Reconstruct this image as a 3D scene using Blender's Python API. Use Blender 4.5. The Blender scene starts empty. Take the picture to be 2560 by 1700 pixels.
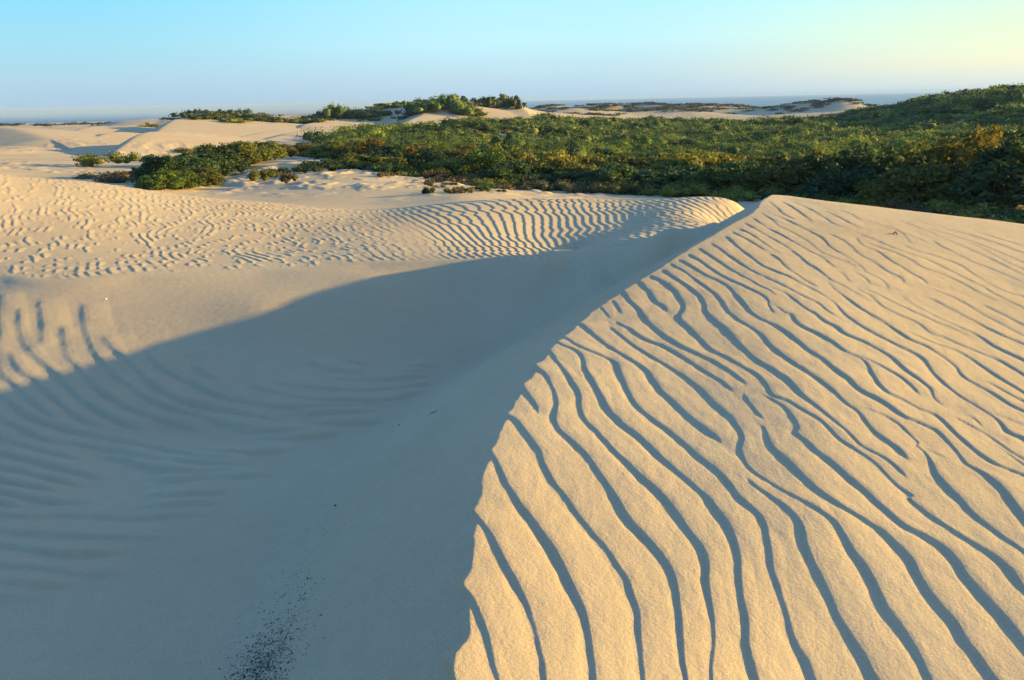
import bpy, math, random
import numpy as np

# ------------------------------------------------------------------ camera, sky, sun, exposure
EYE = 16.0                      # eye height above the sea (sea level = 0)
F_PX, PW, PH = 2009.0, 2560.0, 1700.0
PITCH, ROLL = math.radians(16.62), math.radians(1.16)
SUN_AZ, SUN_EL = math.radians(80.0), math.radians(8.65)   # azimuth clockwise from +Y

scene = bpy.context.scene
R0 = np.array([1.0, 0, 0]); U0 = np.array([0, math.sin(PITCH), math.cos(PITCH)]); FW = np.array([0, math.cos(PITCH), -math.sin(PITCH)])
CR = math.cos(ROLL)*R0 - math.sin(ROLL)*U0
CU = math.sin(ROLL)*R0 + math.cos(ROLL)*U0
cam_d = bpy.data.cameras.new("camera"); cam = bpy.data.objects.new("camera", cam_d)
scene.collection.objects.link(cam); scene.camera = cam
from mathutils import Matrix
M = Matrix(((CR[0], CU[0], -FW[0], 0), (CR[1], CU[1], -FW[1], 0), (CR[2], CU[2], -FW[2], EYE), (0, 0, 0, 1)))
cam.matrix_world = M
cam_d.sensor_width = 36.0; cam_d.lens = F_PX/PW*36.0
cam_d.clip_start = 0.05; cam_d.clip_end = 60000.0

world = bpy.data.worlds.new("World"); scene.world = world; world.use_nodes = True
wn, wl = world.node_tree.nodes, world.node_tree.links
wn.clear()
w_out = wn.new("ShaderNodeOutputWorld"); w_bg = wn.new("ShaderNodeBackground"); w_sky = wn.new("ShaderNodeTexSky")
w_sky.sky_type = 'NISHITA'; w_sky.sun_disc = False
w_sky.sun_elevation = SUN_EL; w_sky.sun_rotation = SUN_AZ
w_sky.air_density = 1.0; w_sky.dust_density = 0.6; w_sky.ozone_density = 1.6; w_sky.altitude = 0
EXPO = 1.40
w_co = wn.new("ShaderNodeTexCoord"); w_sep = wn.new("ShaderNodeSeparateXYZ"); wl.new(w_co.outputs['Generated'], w_sep.inputs[0])
def sky_ramp(stops):
    r_ = wn.new("ShaderNodeValToRGB"); e = r_.color_ramp.elements
    while len(e) < len(stops): e.new(0.5)
    for k, (pos, c) in enumerate(stops): e[k].position = pos; e[k].color = (*c, 1)
    wl.new(w_sep.outputs[2], r_.inputs[0]); return r_
S_AWAY = [(0.0, (.35, .52, .72)), (0.03, (.37, .60, .75)), (0.065, (.31, .66, .82)), (0.115, (.23, .66, .90)), (0.35, (.14, .42, 1.03)), (1.0, (.085, .24, .79))]
S_MID = [(0.0, (.39, .57, .76)), (0.03, (.46, .68, .80)), (0.065, (.49, .82, .93)), (0.115, (.42, .81, .97)), (0.35, (.19, .49, 1.03)), (1.0, (.085, .24, .79))]
S_SUN = [(0.0, (.62, .72, .76)), (0.03, (.86, .85, .60)), (0.065, (.76, .93, .62)), (0.115, (.56, .94, .80)), (0.35, (.34, .60, .80)), (1.0, (.06, .20, .60))]
w_dot = wn.new("ShaderNodeVectorMath"); w_dot.operation = 'DOT_PRODUCT'; wl.new(w_co.outputs['Generated'], w_dot.inputs[0])
w_dot.inputs[1].default_value = (math.sin(SUN_AZ), math.cos(SUN_AZ), 0)
def w_mix(a, b, f):
    m_ = wn.new("ShaderNodeMix"); m_.data_type = 'RGBA'; wl.new(a, m_.inputs[6]); wl.new(b, m_.inputs[7])
    if isinstance(f, float): m_.inputs[0].default_value = f
    else: wl.new(f, m_.inputs[0])
    return m_.outputs[2]
def w_range(a, b):
    m_ = wn.new("ShaderNodeMapRange"); m_.interpolation_type = 'SMOOTHSTEP'; m_.inputs[1].default_value = a; m_.inputs[2].default_value = b
    wl.new(w_dot.outputs['Value'], m_.inputs[0]); return m_.outputs[0]
c1 = w_mix(sky_ramp(S_AWAY).outputs[0], sky_ramp(S_MID).outputs[0], w_range(-0.35, 0.22))
c2 = w_mix(c1, sky_ramp(S_SUN).outputs[0], w_range(0.26, 0.74))
S_GLOW = [(0.0, (2.0, 1.6, 1.0)), (0.08, (2.2, 1.8, 1.2)), (0.2, (1.5, 1.4, 1.2)), (0.4, (.6, .8, .95)), (0.7, (.15, .35, .7)), (1.0, (.06, .20, .60))]
c2 = w_mix(c2, sky_ramp(S_GLOW).outputs[0], w_range(0.74, 1.0))
w_sc = wn.new("ShaderNodeVectorMath"); w_sc.operation = 'SCALE'; w_sc.inputs['Scale'].default_value = 0.12
wl.new(w_sky.outputs[0], w_sc.inputs[0])
c3 = w_mix(w_sc.outputs[0], c2, 0.88)
wl.new(c3, w_bg.inputs[0]); wl.new(w_bg.outputs[0], w_out.inputs[0])
w_bg.inputs[1].default_value = 1.22/2**EXPO

sun_d = bpy.data.lights.new("sun", 'SUN'); sun = bpy.data.objects.new("sun", sun_d)
scene.collection.objects.link(sun)
sun_d.energy = 5.0; sun_d.angle = math.radians(0.5); sun_d.color = (1.0, 0.74, 0.225)
sun.rotation_euler = (math.radians(90)-SUN_EL, 0, -SUN_AZ+math.pi)
sun.rotation_euler = (math.pi/2-SUN_EL, 0.0, math.pi-SUN_AZ)
sun.location = (20, 8, EYE+20)

scene.view_settings.view_transform = 'Standard'; scene.view_settings.look = 'None'
scene.view_settings.gamma = 1.0; scene.view_settings.use_curve_mapping = False
scene.view_settings.exposure = EXPO
scene.cycles.use_denoising = True
scene.cycles.max_bounces = 6
scene.cycles.volume_bounces = 0

# ------------------------------------------------------------------ helpers
rng = np.random.RandomState(7); random.seed(7)
COL = scene.collection

def tag(o, label=None, cat=None, group=None, kind=None):
    if label: o['label'] = label
    if cat: o['category'] = cat
    if group: o['group'] = group
    if kind: o['kind'] = kind
    return o

def mesh_from(name, verts, faces, mat=None, smooth=False, parent=None, link=True):
    """verts (n,3), faces (m,k) numpy -> one mesh object"""
    verts = np.asarray(verts, dtype=np.float32); faces = np.asarray(faces, dtype=np.int32)
    me = bpy.data.meshes.new(name)
    n, (m, k) = len(verts), faces.shape
    me.vertices.add(n); me.vertices.foreach_set("co", verts.ravel())
    me.loops.add(m*k); me.loops.foreach_set("vertex_index", faces.ravel())
    me.polygons.add(m)
    me.polygons.foreach_set("loop_start", np.arange(0, m*k, k, dtype=np.int32))
    if smooth: me.polygons.foreach_set("use_smooth", np.ones(m, dtype=bool))
    me.update(calc_edges=True)
    if mat: me.materials.append(mat)
    o = bpy.data.objects.new(name, me)
    if link: COL.objects.link(o)
    if parent: o.parent = parent
    return o

def hash2(ix, iy, seed):
    h = (ix.astype(np.int64)*374761393 + iy.astype(np.int64)*668265263 + seed*1442695041) & 0xffffffff
    h = ((h ^ (h >> 13))*1274126177) & 0xffffffff
    h = h ^ (h >> 16)
    return (h & 0xffffff)/float(0xffffff)

def vnoise(x, y, seed=0):
    """smooth noise in -1..1"""
    ix = np.floor(x); iy = np.floor(y); fx = x-ix; fy = y-iy
    fx = fx*fx*fx*(fx*(fx*6-15)+10); fy = fy*fy*fy*(fy*(fy*6-15)+10)
    ix = ix.astype(np.int64); iy = iy.astype(np.int64)
    a = hash2(ix, iy, seed); b = hash2(ix+1, iy, seed); c = hash2(ix, iy+1, seed); d = hash2(ix+1, iy+1, seed)
    return (a+(b-a)*fx + (c-a)*fy + (a-b-c+d)*fx*fy)*2-1

def fbm(x, y, seed=0, octv=3):
    s = 0; amp = 1; tot = 0
    for k in range(octv):
        c, sn = math.cos(0.6+k), math.sin(0.6+k)
        s = s + amp*vnoise((x*c-y*sn)*2**k+17.3*k, (x*sn+y*c)*2**k-9.1*k, seed+k); tot += amp; amp *= 0.5
    return s/tot

def sstep(a, b, x):
    t = np.clip((x-a)/(b-a), 0, 1); return t*t*(3-2*t)
def smin(a, b, k):
    h = np.clip(0.5+0.5*(b-a)/k, 0, 1); return b+(a-b)*h - k*h*(1-h)
def smax(a, b, k): return -smin(-a, -b, k)

DS = 2560.0/2361.0             # photo measured on a 2361-wide view
def ray(px, py, s=DS):
    """direction of the sight line through a point of the photograph"""
    px = np.asarray(px, float)*s; py = np.asarray(py, float)*s
    u = (px-PW/2)/F_PX; v = -(py-PH/2)/F_PX
    d = FW[None] + u.reshape(-1, 1)*CR[None] + v.reshape(-1, 1)*CU[None]
    return d/np.hypot(d[:, 0], d[:, 1])[:, None]          # unit horizontal length
def at_r(px, py, r):
    d = ray([px], [py])[0]; return d*r                     # relative to the eye
def at_z(px, py, z):
    d = ray([px], [py])[0]; return d*(z/d[2])
QS = 1.0

# ------------------------------------------------------------------ the shape of the land (heights relative to the eye)
class TPS:
    """thin plate spline through scattered survey points"""
    def __init__(self, X, z, reg=0.0):
        X = np.asarray(X, float); z = np.asarray(z, float); n = len(X)
        self.X = X
        K = self.k(((X[:, None]-X[None])**2).sum(-1)) + reg*np.eye(n)
        P = np.hstack([np.ones((n, 1)), X])
        A = np.zeros((n+3, n+3)); A[:n, :n] = K; A[:n, n:] = P; A[n:, :n] = P.T
        s = np.linalg.solve(A, np.concatenate([z, np.zeros(3)]))
        self.w, self.c = s[:n], s[n:]
    @staticmethod
    def k(d2): return 0.5*d2*np.log(d2+1e-12)
    def __call__(self, a, b):
        out = self.c[0]+self.c[1]*a+self.c[2]*b
        for (x, y), w in zip(self.X, self.w):
            out = out + w*self.k((a-x)**2+(b-y)**2)
        return out

def polar(x, y): return np.arctan2(x, y)*2.2, np.log(np.maximum(np.hypot(x, y), 0.3))
def survey(rows):
    X, z = [], []
    for row in rows:
        if row[0] == 'p':                                 # plan point: azimuth deg, distance, height
            _, az, r, zz = row; X.append((math.radians(az)*2.2, math.log(r))); z.append(zz); continue
        px, py, q = row
        p = at_r(px, py, q) if q > 0 else at_z(px, py, q)
        X.append(polar(p[0], p[1])); z.append(p[2])
    return TPS(X, z, 1e-4)

# crest of the big dune, near to far
CREST_PX = [(1050, 1568, -1.55), (1066, 1400, -1.53), (1080, 1230, -1.50), (1112, 1080, -1.47), (1160, 960, -1.44), (1225, 860, -1.405),
            (1290, 780, -1.37), (1400, 690, -1.32), (1530, 607, -1.26), (1660, 530, -1.205), (1730, 490, -1.175), (1766, 454, -1.145)]
cp = [at_z(a, b, c) for a, b, c in CREST_PX]
d0 = cp[0]-cp[1]; d0 = d0/np.hypot(d0[0], d0[1])
CREST = [np.array([-0.9, -9.0, -1.9]), np.array([-0.55, -3.0, -1.7]), np.array([cp[0][0]-0.12, cp[0][1]-1.1, -1.58])] + cp
pk = cp[-1]
CREST += [pk+np.array([0.40, 0.8, -0.15]), pk+np.array([1.1, 2.4, -0.9]), pk+np.array([2.2, 6.0, -2.6]), pk+np.array([3.0, 11.0, -4.6])]
CREST = np.array(CREST)
def catmull(P, n=8):
    P = np.asarray(P, float)
    Q = np.vstack([2*P[0]-P[1], P, 2*P[-1]-P[-2]]); out = []
    for i in range(1, len(Q)-2):
        p0, p1, p2, p3 = Q[i-1:i+3]
        for t in np.linspace(0, 1, n, endpoint=False):
            out.append(0.5*((2*p1)+(-p0+p2)*t+(2*p0-5*p1+4*p2-p3)*t*t+(-p0+3*p1-3*p2+p3)*t**3))
    out.append(Q[-2]); return np.array(out)
CREST = catmull(CREST, 5)

def poly_dist(x, y, P):
    """nearest distance, side (+ on the right hand of travel), height along the line, arc position"""
    best = np.full(x.shape, 1e9); side = np.zeros(x.shape); zz = np.zeros(x.shape); arc = np.zeros(x.shape); s0 = 0
    for i in range(len(P)-1):
        ax, ay, az = P[i]; bx, by, bz = P[i+1]; dx, dy = bx-ax, by-ay; L2 = dx*dx+dy*dy; L = math.sqrt(L2)
        t = np.clip(((x-ax)*dx+(y-ay)*dy)/L2, 0, 1)
        qx = x-ax-t*dx; qy = y-ay-t*dy; d = np.sqrt(qx*qx+qy*qy)
        m = d < best
        best = np.where(m, d, best); side = np.where(m, np.sign(qx*dy-qy*dx), side)
        zz = np.where(m, az+(bz-az)*t, zz); arc = np.where(m, s0+L*t, arc); s0 += L
    return best, side, zz, arc

# A: windward slope right of the crest
A_ROWS = [(a, b, c) for a, b, c in CREST_PX] + [
    (1300, 1568, -1.60), (1600, 1568, -1.66), (1900, 1568, -1.72), (2361, 1568, -1.76), (2361, 1200, -1.645), (1900, 1200, -1.59),
    (1500, 1100, -1.53), (1600, 900, -1.46), (2361, 900, -1.56), (2000, 800, -1.43), (2361, 700, -1.48), (1800, 650, -1.30), (2100, 600, -1.345), (1830, 500, -1.205), (1850, 560, -1.26), (2050, 530, -1.285), (2250, 550, -1.36), (1820, 459, -1.175), (2280, 620, -1.42),
    (1900, 470, -1.20), (2050, 488, -1.265), (2200, 505, -1.33), (2361, 523, -1.40),
    ('p', 18, 14, -1.22), ('p', 26, 14, -1.42), ('p', 34, 14, -1.62), ('p', 8, 13, -1.15), ('p', 45, 8, -1.62), ('p', 45, 14, -1.85), ('p', 45, 3, -1.75), ('p', 45, 1.5, -1.68),
    ('p', 80, 2, -1.75), ('p', 80, 8, -2.0), ('p', 80, 14, -2.3), ('p', 130, 3, -1.8), ('p', 130, 12, -2.4), ('p', 175, 3, -1.75), ('p', 175, 10, -2.0)]
A_T = survey(A_ROWS)
_s = [at_z(*q) for q in [(1766, 454, -1.145), (1820, 459, -1.175), (1900, 470, -1.20), (2050, 488, -1.265), (2200, 505, -1.33), (2361, 523, -1.40)]]
SKY_A = [0]+[math.degrees(math.atan2(q[0], q[1])) for q in _s]+[60, 180]; SKY_R = [9.3]+[math.hypot(q[0], q[1])+0.12 for q in _s]+[9.0, 12]
def A_F(a, l):
    # the slope rolls over a brow and drops away beyond it
    r = np.exp(l); sky = np.interp(np.degrees(a/2.2), SKY_A, SKY_R)
    q = np.maximum(r-sky, 0)
    return A_T(a, np.minimum(l, math.log(15))) - 0.16*q*q/(1+0.22*q)


# N: the near hollow and its far bank, rising past the rim;  U: everything beyond the rim
RIM = [(-250, 632, -1.77), (0, 634, -1.80), (300, 635, -1.82), (600, 622, -1.85), (850, 608, -1.84), (1000, 602, -1.82), (1080, 599, -1.81), (1160, 595, -1.80), (1280, 588, -1.77), (1400, 578, -1.72), (1540, 547, -1.46), (1630, 518, -1.38)]
N_ROWS = RIM + [(600, 1568, -1.99), (600, 1500, -2.0), (700, 1330, -2.05), (775, 1165, -2.12), (900, 1000, -2.20), (1000, 910, -2.22), (1120, 820, -2.22),
    (1260, 740, -2.14), (1400, 660, -1.95), (1540, 600, -1.68), (1640, 548, -1.60),
    (0, 1568, -1.96), (0, 1200, -2.07), (300, 1250, -2.08), (0, 890, -2.10), (300, 1000, -2.15), (300, 800, -2.03), (0, 760, -1.98), (550, 850, -2.09), (850, 720, -2.02), (600, 720, -1.95), (1100, 680, -2.03), (1300, 640, -1.98),
    (300, 680, -1.90), (0, 680, -1.87), (850, 655, -1.90),
    ('p', -60, 2, -1.98), ('p', -60, 5, -2.0), ('p', -60, 9, -1.8), ('p', -90, 3, -2.0), ('p', -90, 8, -1.9), ('p', -140, 3, -2.1), ('p', -140, 9, -2.1), ('p', 0, 12.5, -1.50), ('p', -15, 12.5, -1.45), ('p', -32, 12, -1.35), ('p', 4, 11.5, -2.15), ('p', 9, 10.8, -2.3), ('p', 14, 9.9, -2.1), ('p', 17.5, 9.1, -1.75), ('p', 20, 10.5, -2.6)]
N_F = survey(N_ROWS)

U_ROWS = RIM[:8] + [
    (1280, 588, -1.86), (1540, 556, 10.4), (1640, 530, 11.5), ('p', 17, 9, -2.2),
    ('p', -35, 7, -1.76), ('p', -20, 7, -1.80), ('p', -5, 7, -1.90), ('p', 10, 6.5, -2.5), ('p', 20, 6, -2.6), ('p', 0, 2, -1.6), ('p', -60, 4, -1.8), ('p', 60, 4, -2.2),
    # left dune: face and skyline
    (0, 520, 13.5), (350, 540, 12.8), (650, 550, 12.3), (0, 404, 19.0), (-250, 372, 19.5), (190, 418, 18.6), (360, 441, 18.0), (600, 466, 17.0), (750, 481, 16.0), (870, 491, 15.0),
    # valley and rippled hump
    (950, 545, 12.0), (1080, 545, 12.2), (1000, 473, 15.6), (1100, 463, 16.4), (1200, 460, 17.0), (1350, 460, 17.2), (1500, 463, 17.0), (1700, 470, 16.5), (1250, 520, 13.4), (1450, 510, 13.6), (1620, 500, 13.8),
    (1300, 575, 11.2), (1460, 560, 10.0), ('p', 16.5, 12.0, -2.02), ('p', 14.5, 14, -2.03), ('p', 18, 14, -2.35), ('p', 18, 16.5, -2.7),
    # drop behind the skyline
    ('p', -34, 26, -2.5), ('p', -22, 24, -2.7), ('p', -10, 22, -2.9), ('p', -2, 21, -3.0), ('p', 6, 23, -3.4), ('p', 13, 22, -3.6), ('p', 23, 14, -3.4), ('p', 30, 14, -3.8), ('p', 42, 14, -3.9), ('p', 22, 22, -5.2), ('p', 34, 22, -5.3),
    # blown sand between the dune and the thicket
    (700, 455, 33.0), (900, 470, 29.0), (1080, 452, 30.0), (1000, 425, 40.0), (850, 400, 47.0), (680, 405, 46.0), (500, 440, 40.0), (330, 434, 40.0),
    (1250, 450, 36.0), (1450, 456, 36.0), (1650, 458, 37.0), (1850, 470, 36.0), (2050, 490, 33.0), (2361, 522, 27.0),
    # far sand, left
    (0, 395, 60.0), (300, 400, 58.0), (-300, 385, 60), (0, 350, 105.0), (250, 350, 110), (500, 350, 108.0), (620, 372, 70.0), (560, 405, 55.0), (0, 315, 190.0), (400, 322, 175.0), (650, 325, 170.0),
    (0, 292, 420.0), (-300, 290, 420), (300, 285, 420.0), (550, 268, 420.0), (700, 300, 240.0), (850, 292, 230.0), (980, 268, 245.0), (1100, 262, 255.0), (1200, 258, 270.0), (1320, 272, 240.0),
    # ground under the thicket
    ('p', 0, 60, -5.6), ('p', 8, 60, -6.3), ('p', 16, 60, -6.5), ('p', 24, 60, -6.4), ('p', 32, 55, -6.2), ('p', 4, 100, -6.6), ('p', 12, 100, -7.4), ('p', 22, 100, -7.4), ('p', 32, 100, -7.0),
    ('p', 0, 160, -7.4), ('p', 8, 170, -8.6), ('p', 16, 170, -8.8), ('p', 22, 160, -7.8), ('p', 31, 160, -6.2),
    (1500, 271, 380.0), (1750, 271, 380.0), (1350, 266, 420), (1950, 266, 330.0), (1300, 261, 560.0), (1600, 262, 600.0), (1850, 259, 600.0), (1800, 250.5, 800), (1300, 250, 800),
    # right hand hill
    (2361, 211, 300.0), (2230, 217, 290.0), (2130, 235, 285.0), (2030, 257, 290.0), ('p', 42, 260, 1.0), ('p', 32, 380, 0.0), ('p', 26, 390, -5.0), ('p', 30, 215, -2.6), ('p', 26, 220, -5.6), ('p', 34, 600, -9),
    # towards the shore
    ('p', 10, 1000, -14.8), ('p', -2, 1000, -14.5), ('p', 22, 1000, -14.8), ('p', 35, 1000, -14.5), ('p', 10, 1600, -20), ('p', 35, 1600, -20), ('p', -5, 1500, -15.5), ('p', -18, 800, -11.5), ('p', -35, 800, -10.5), ('p', -18, 1200, -15.5), ('p', -35, 1200, -15.5), ('p', -18, 3000, -22), ('p', -38, 3000, -22), ('p', 20, 2600, -24),
    ('p', 70, 50, -6), ('p', 70, 300, -6), ('p', 70, 1500, -20), ('p', -70, 12, -1.8), ('p', -70, 50, -3.5), ('p', -70, 300, -5), ('p', -70, 1500, -9), ('p', 130, 20, -3), ('p', 130, 200, -6), ('p', -130, 20, -3), ('p', -130, 200, -6), ('p', 175, 60, -4), ('p', -175, 60, -4), ('p', 175, 800, -9), ('p', -175, 800, -9)]
U_F = survey(U_ROWS)

# smaller far dunes: crest (photo x, y, distance), slip side on the left, widths
def tent(crest, kl, kr, w=0.5): return dict(P=catmull(np.array([at_r(*c) for c in crest]), 4), kl=kl, kr=kr, w=w)
DUNES = [
    tent([(-90, 290, 160), (0, 293, 152), (46, 300, 142), (108, 319, 126)], 0.10, 0.13, 1.2),
    tent([(262, 352, 92), (285, 336, 97), (324, 309, 104), (370, 303, 112), (440, 305, 118)], 0.55, 0.14, 0.4),
    tent([(195, 331, 128), (215, 320, 133), (245, 307, 140), (275, 304, 150)], 0.5, 0.12, 0.5),
    tent([(140, 318, 165), (170, 303, 178), (215, 291, 195), (300, 291, 215)], 0.45, 0.10, 0.6),
    tent([(355, 312, 150), (378, 292, 165), (410, 273, 190), (440, 268, 200)], 0.45, 0.10, 0.6),
    tent([(490, 322, 120), (540, 318, 130), (600, 306, 150), (640, 302, 165)], 0.30, 0.10, 0.6),
    tent([(610, 322, 125), (665, 308, 140), (700, 302, 155), (780, 298, 170)], 0.28, 0.10, 0.6),
    tent([(915, 292, 185), (950, 275, 200), (985, 262, 220)], 0.35, 0.12, 0.6),
    tent([(700, 287, 190), (760, 277, 215), (830, 270, 235)], 0.30, 0.10, 0.6),
    tent([(1215, 262, 235), (1190, 254, 245), (1130, 262, 250), (1060, 270, 235)], 0.12, 0.3, 0.8),
    tent([(60, 345, 110), (10, 338, 118), (-120, 335, 125)], 0.12, 0.12, 0.8),
    tent([(540, 418, 47), (600, 392, 56), (680, 372, 66), (740, 366, 72)], 0.42, 0.16, 0.4),
    tent([(1010, 300, 150), (1100, 292, 165), (1200, 290, 170)], 0.15, 0.2, 0.6),
]
# humps with scrub on them, and the foredunes before the sea: (x, y, distance, half width, half depth, height)
HUMPS = [(1030, 262, 235, 17, 14, 3.2), (1130, 252, 255, 13, 12, 3.8), (840, 258, 255, 22, 14, 2.2), (930, 248, 280, 22, 14, 3.0), (740, 270, 245, 14, 10, 1.6), (440, 272, 330, 12, 14, 2.2), (540, 276, 330, 22, 14, 1.6), (320, 280, 330, 12, 14, 1.4),
         (1270, 252, 520, 26, 20, 2.4), (1400, 252, 500, 34, 22, 3.6), (1320, 262, 430, 30, 18, 2.0), (1480, 250, 560, 26, 20, 3.6), (1530, 260, 450, 36, 20, 2.6), (1600, 252, 540, 38, 22, 3.6), (1700, 255, 560, 30, 20, 3.0), (1790, 256, 520, 30, 20, 2.4), (1890, 253, 520, 26, 20, 2.6), (1950, 258, 520, 20, 20, 2.6)]
HUMPS = [(at_r(a, b, r)[0], at_r(a, b, r)[1], hw*(0.8 if r > 400 else 1), hd, h*(1.7 if r > 400 else 1)) for a, b, r, hw, hd, h in HUMPS]

def base_B(x, y):
    a, l = polar(x, y); r = np.hypot(x, y)
    U = U_F(a, l)
    far = sstep(30, 60, r)
    U = U + far*((0.35+0.45*sstep(100, 160, r)*(x < -15))*fbm(x/19, y/19, 5, 3)*sstep(30, 120, r) + 0.10*fbm(x/4.5, y/4.5, 6, 2)) + sstep(250, 500, r)*1.2*fbm(x/60, y/60, 8, 2)*sstep(math.radians(-4), math.radians(2), np.arctan2(x, y))
    if np.any(r > 40):
        for D in DUNES:
            P = D['P']; c = P.mean(0); ext = np.hypot(P[:, 0]-c[0], P[:, 1]-c[1]).max()+45
            m = np.hypot(x-c[0], y-c[1]) < ext
            if not m.any(): continue
            d, s, zz, arc = poly_dist(x[m], y[m], P)
            k = np.where(s < 0, D['kl'], D['kr']); w = D['w']
            t = zz - k*(np.sqrt(d*d+w*w)-w)
            U[m] = smax(U[m], t, 0.15)
        for hx, hy, hw, hd, hh in HUMPS:
            rr = math.hypot(hx, hy); tx, ty = hy/rr, -hx/rr
            u = ((x-hx)*tx+(y-hy)*ty)/hw; v = ((x-hx)*hx/rr+(y-hy)*hy/rr)/hd
            U = U + hh*np.exp(-(u*u+v*v)*1.1)
    N = N_F(a, l)
    dg = np.degrees(np.arctan2(x, y))
    wr = sstep(1.5, 6.5, dg)*(r < 60)
    N = np.clip(N, U-1.5, U+1.5)
    t = np.interp(r, [2, 4, 6, 8, 9], [0, 4, 9.5, 13.8, 14.2])
    Nlo = N + np.maximum(r-11.5, 0)*0.4 + 5*sstep(11.5, 17, r) + 3*sstep(38, 60, dg)
    Nhi = N - 6*np.clip(sstep(10.4, 13.5, r)+sstep(t+0.5, t+6, dg)+(dg > 26)+(dg < 0), 0, 1)
    Ulo = np.where((r < 7) & (wr > 0.5), np.minimum(U, -1.9), U)
    B = smin(Nlo, U, 0.02)*(1-wr)+smax(Nhi, Ulo, 0.03)*wr
    B = -2.4+(B+2.4)*sstep(0.9, 1.5, r)
    return B, (Nlo-U)*(1-wr)-(Nhi-U)*wr

def land(x, y, rip_A=0.0):
    """full land height; rip_A = ripple relief laid on the windward slope"""
    x = np.asarray(x, float); y = np.asarray(y, float)
    r = np.hypot(x, y)
    B, _ = base_B(x, y)
    h = B.copy(); onA = np.zeros(x.shape)
    m = r < 34
    if m.any():
        xm, ym = x[m], y[m]; a, l = polar(xm, ym)
        d, s, zc, arc = poly_dist(xm, ym, CREST)
        sd = d*s
        A = A_F(a, l) + (rip_A[m] if np.ndim(rip_A) else rip_A)*(0.75+0.25*sstep(0.0, 0.3, sd))
                                                  # + to the right
        rp = (rip_A[m] if np.ndim(rip_A) else rip_A)
        S = zc + 0.60*(sd + 6.0*np.clip(rp-0.004, -0.006, 0.006)) + 0.004
        D = np.where(sd > 0.35, A, smin(A, S, 0.006))
        Bm = B[m]
        hm = smax(Bm, D, 0.07*sstep(0.05, 0.5, np.abs(sd))+0.004)
        onA[m] = (hm > S-10)*sstep(-0.01, 0.01, (S-A))*(D > Bm)
        h[m] = hm
    return h, onA

def hit(px, py, surf='land', s=DS):
    """where sight lines through points of the photo meet the land -> points relative to the eye"""
    d = ray(px, py, s); n = len(d)
    t = np.exp(np.linspace(math.log(1.2), math.log(1500), 1300))
    out = np.zeros((n, 3))
    for i in range(n):
        X = d[i, 0]*t; Y = d[i, 1]*t; Z = d[i, 2]*t
        if surf == 'land': H = land(X, Y)[0]
        elif surf == 'A': H = A_F(*polar(X, Y))
        elif surf == 'N': H = N_F(*polar(X, Y))
        g = Z-H; k = np.argmax(g < 0)
        if g[k] >= 0: k = len(t)-1; q = t[k]
        elif k == 0: q = t[0]
        else: q = t[k-1]+(t[k]-t[k-1])*g[k-1]/(g[k-1]-g[k]+1e-12)
        out[i] = d[i]*q
    return out

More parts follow.
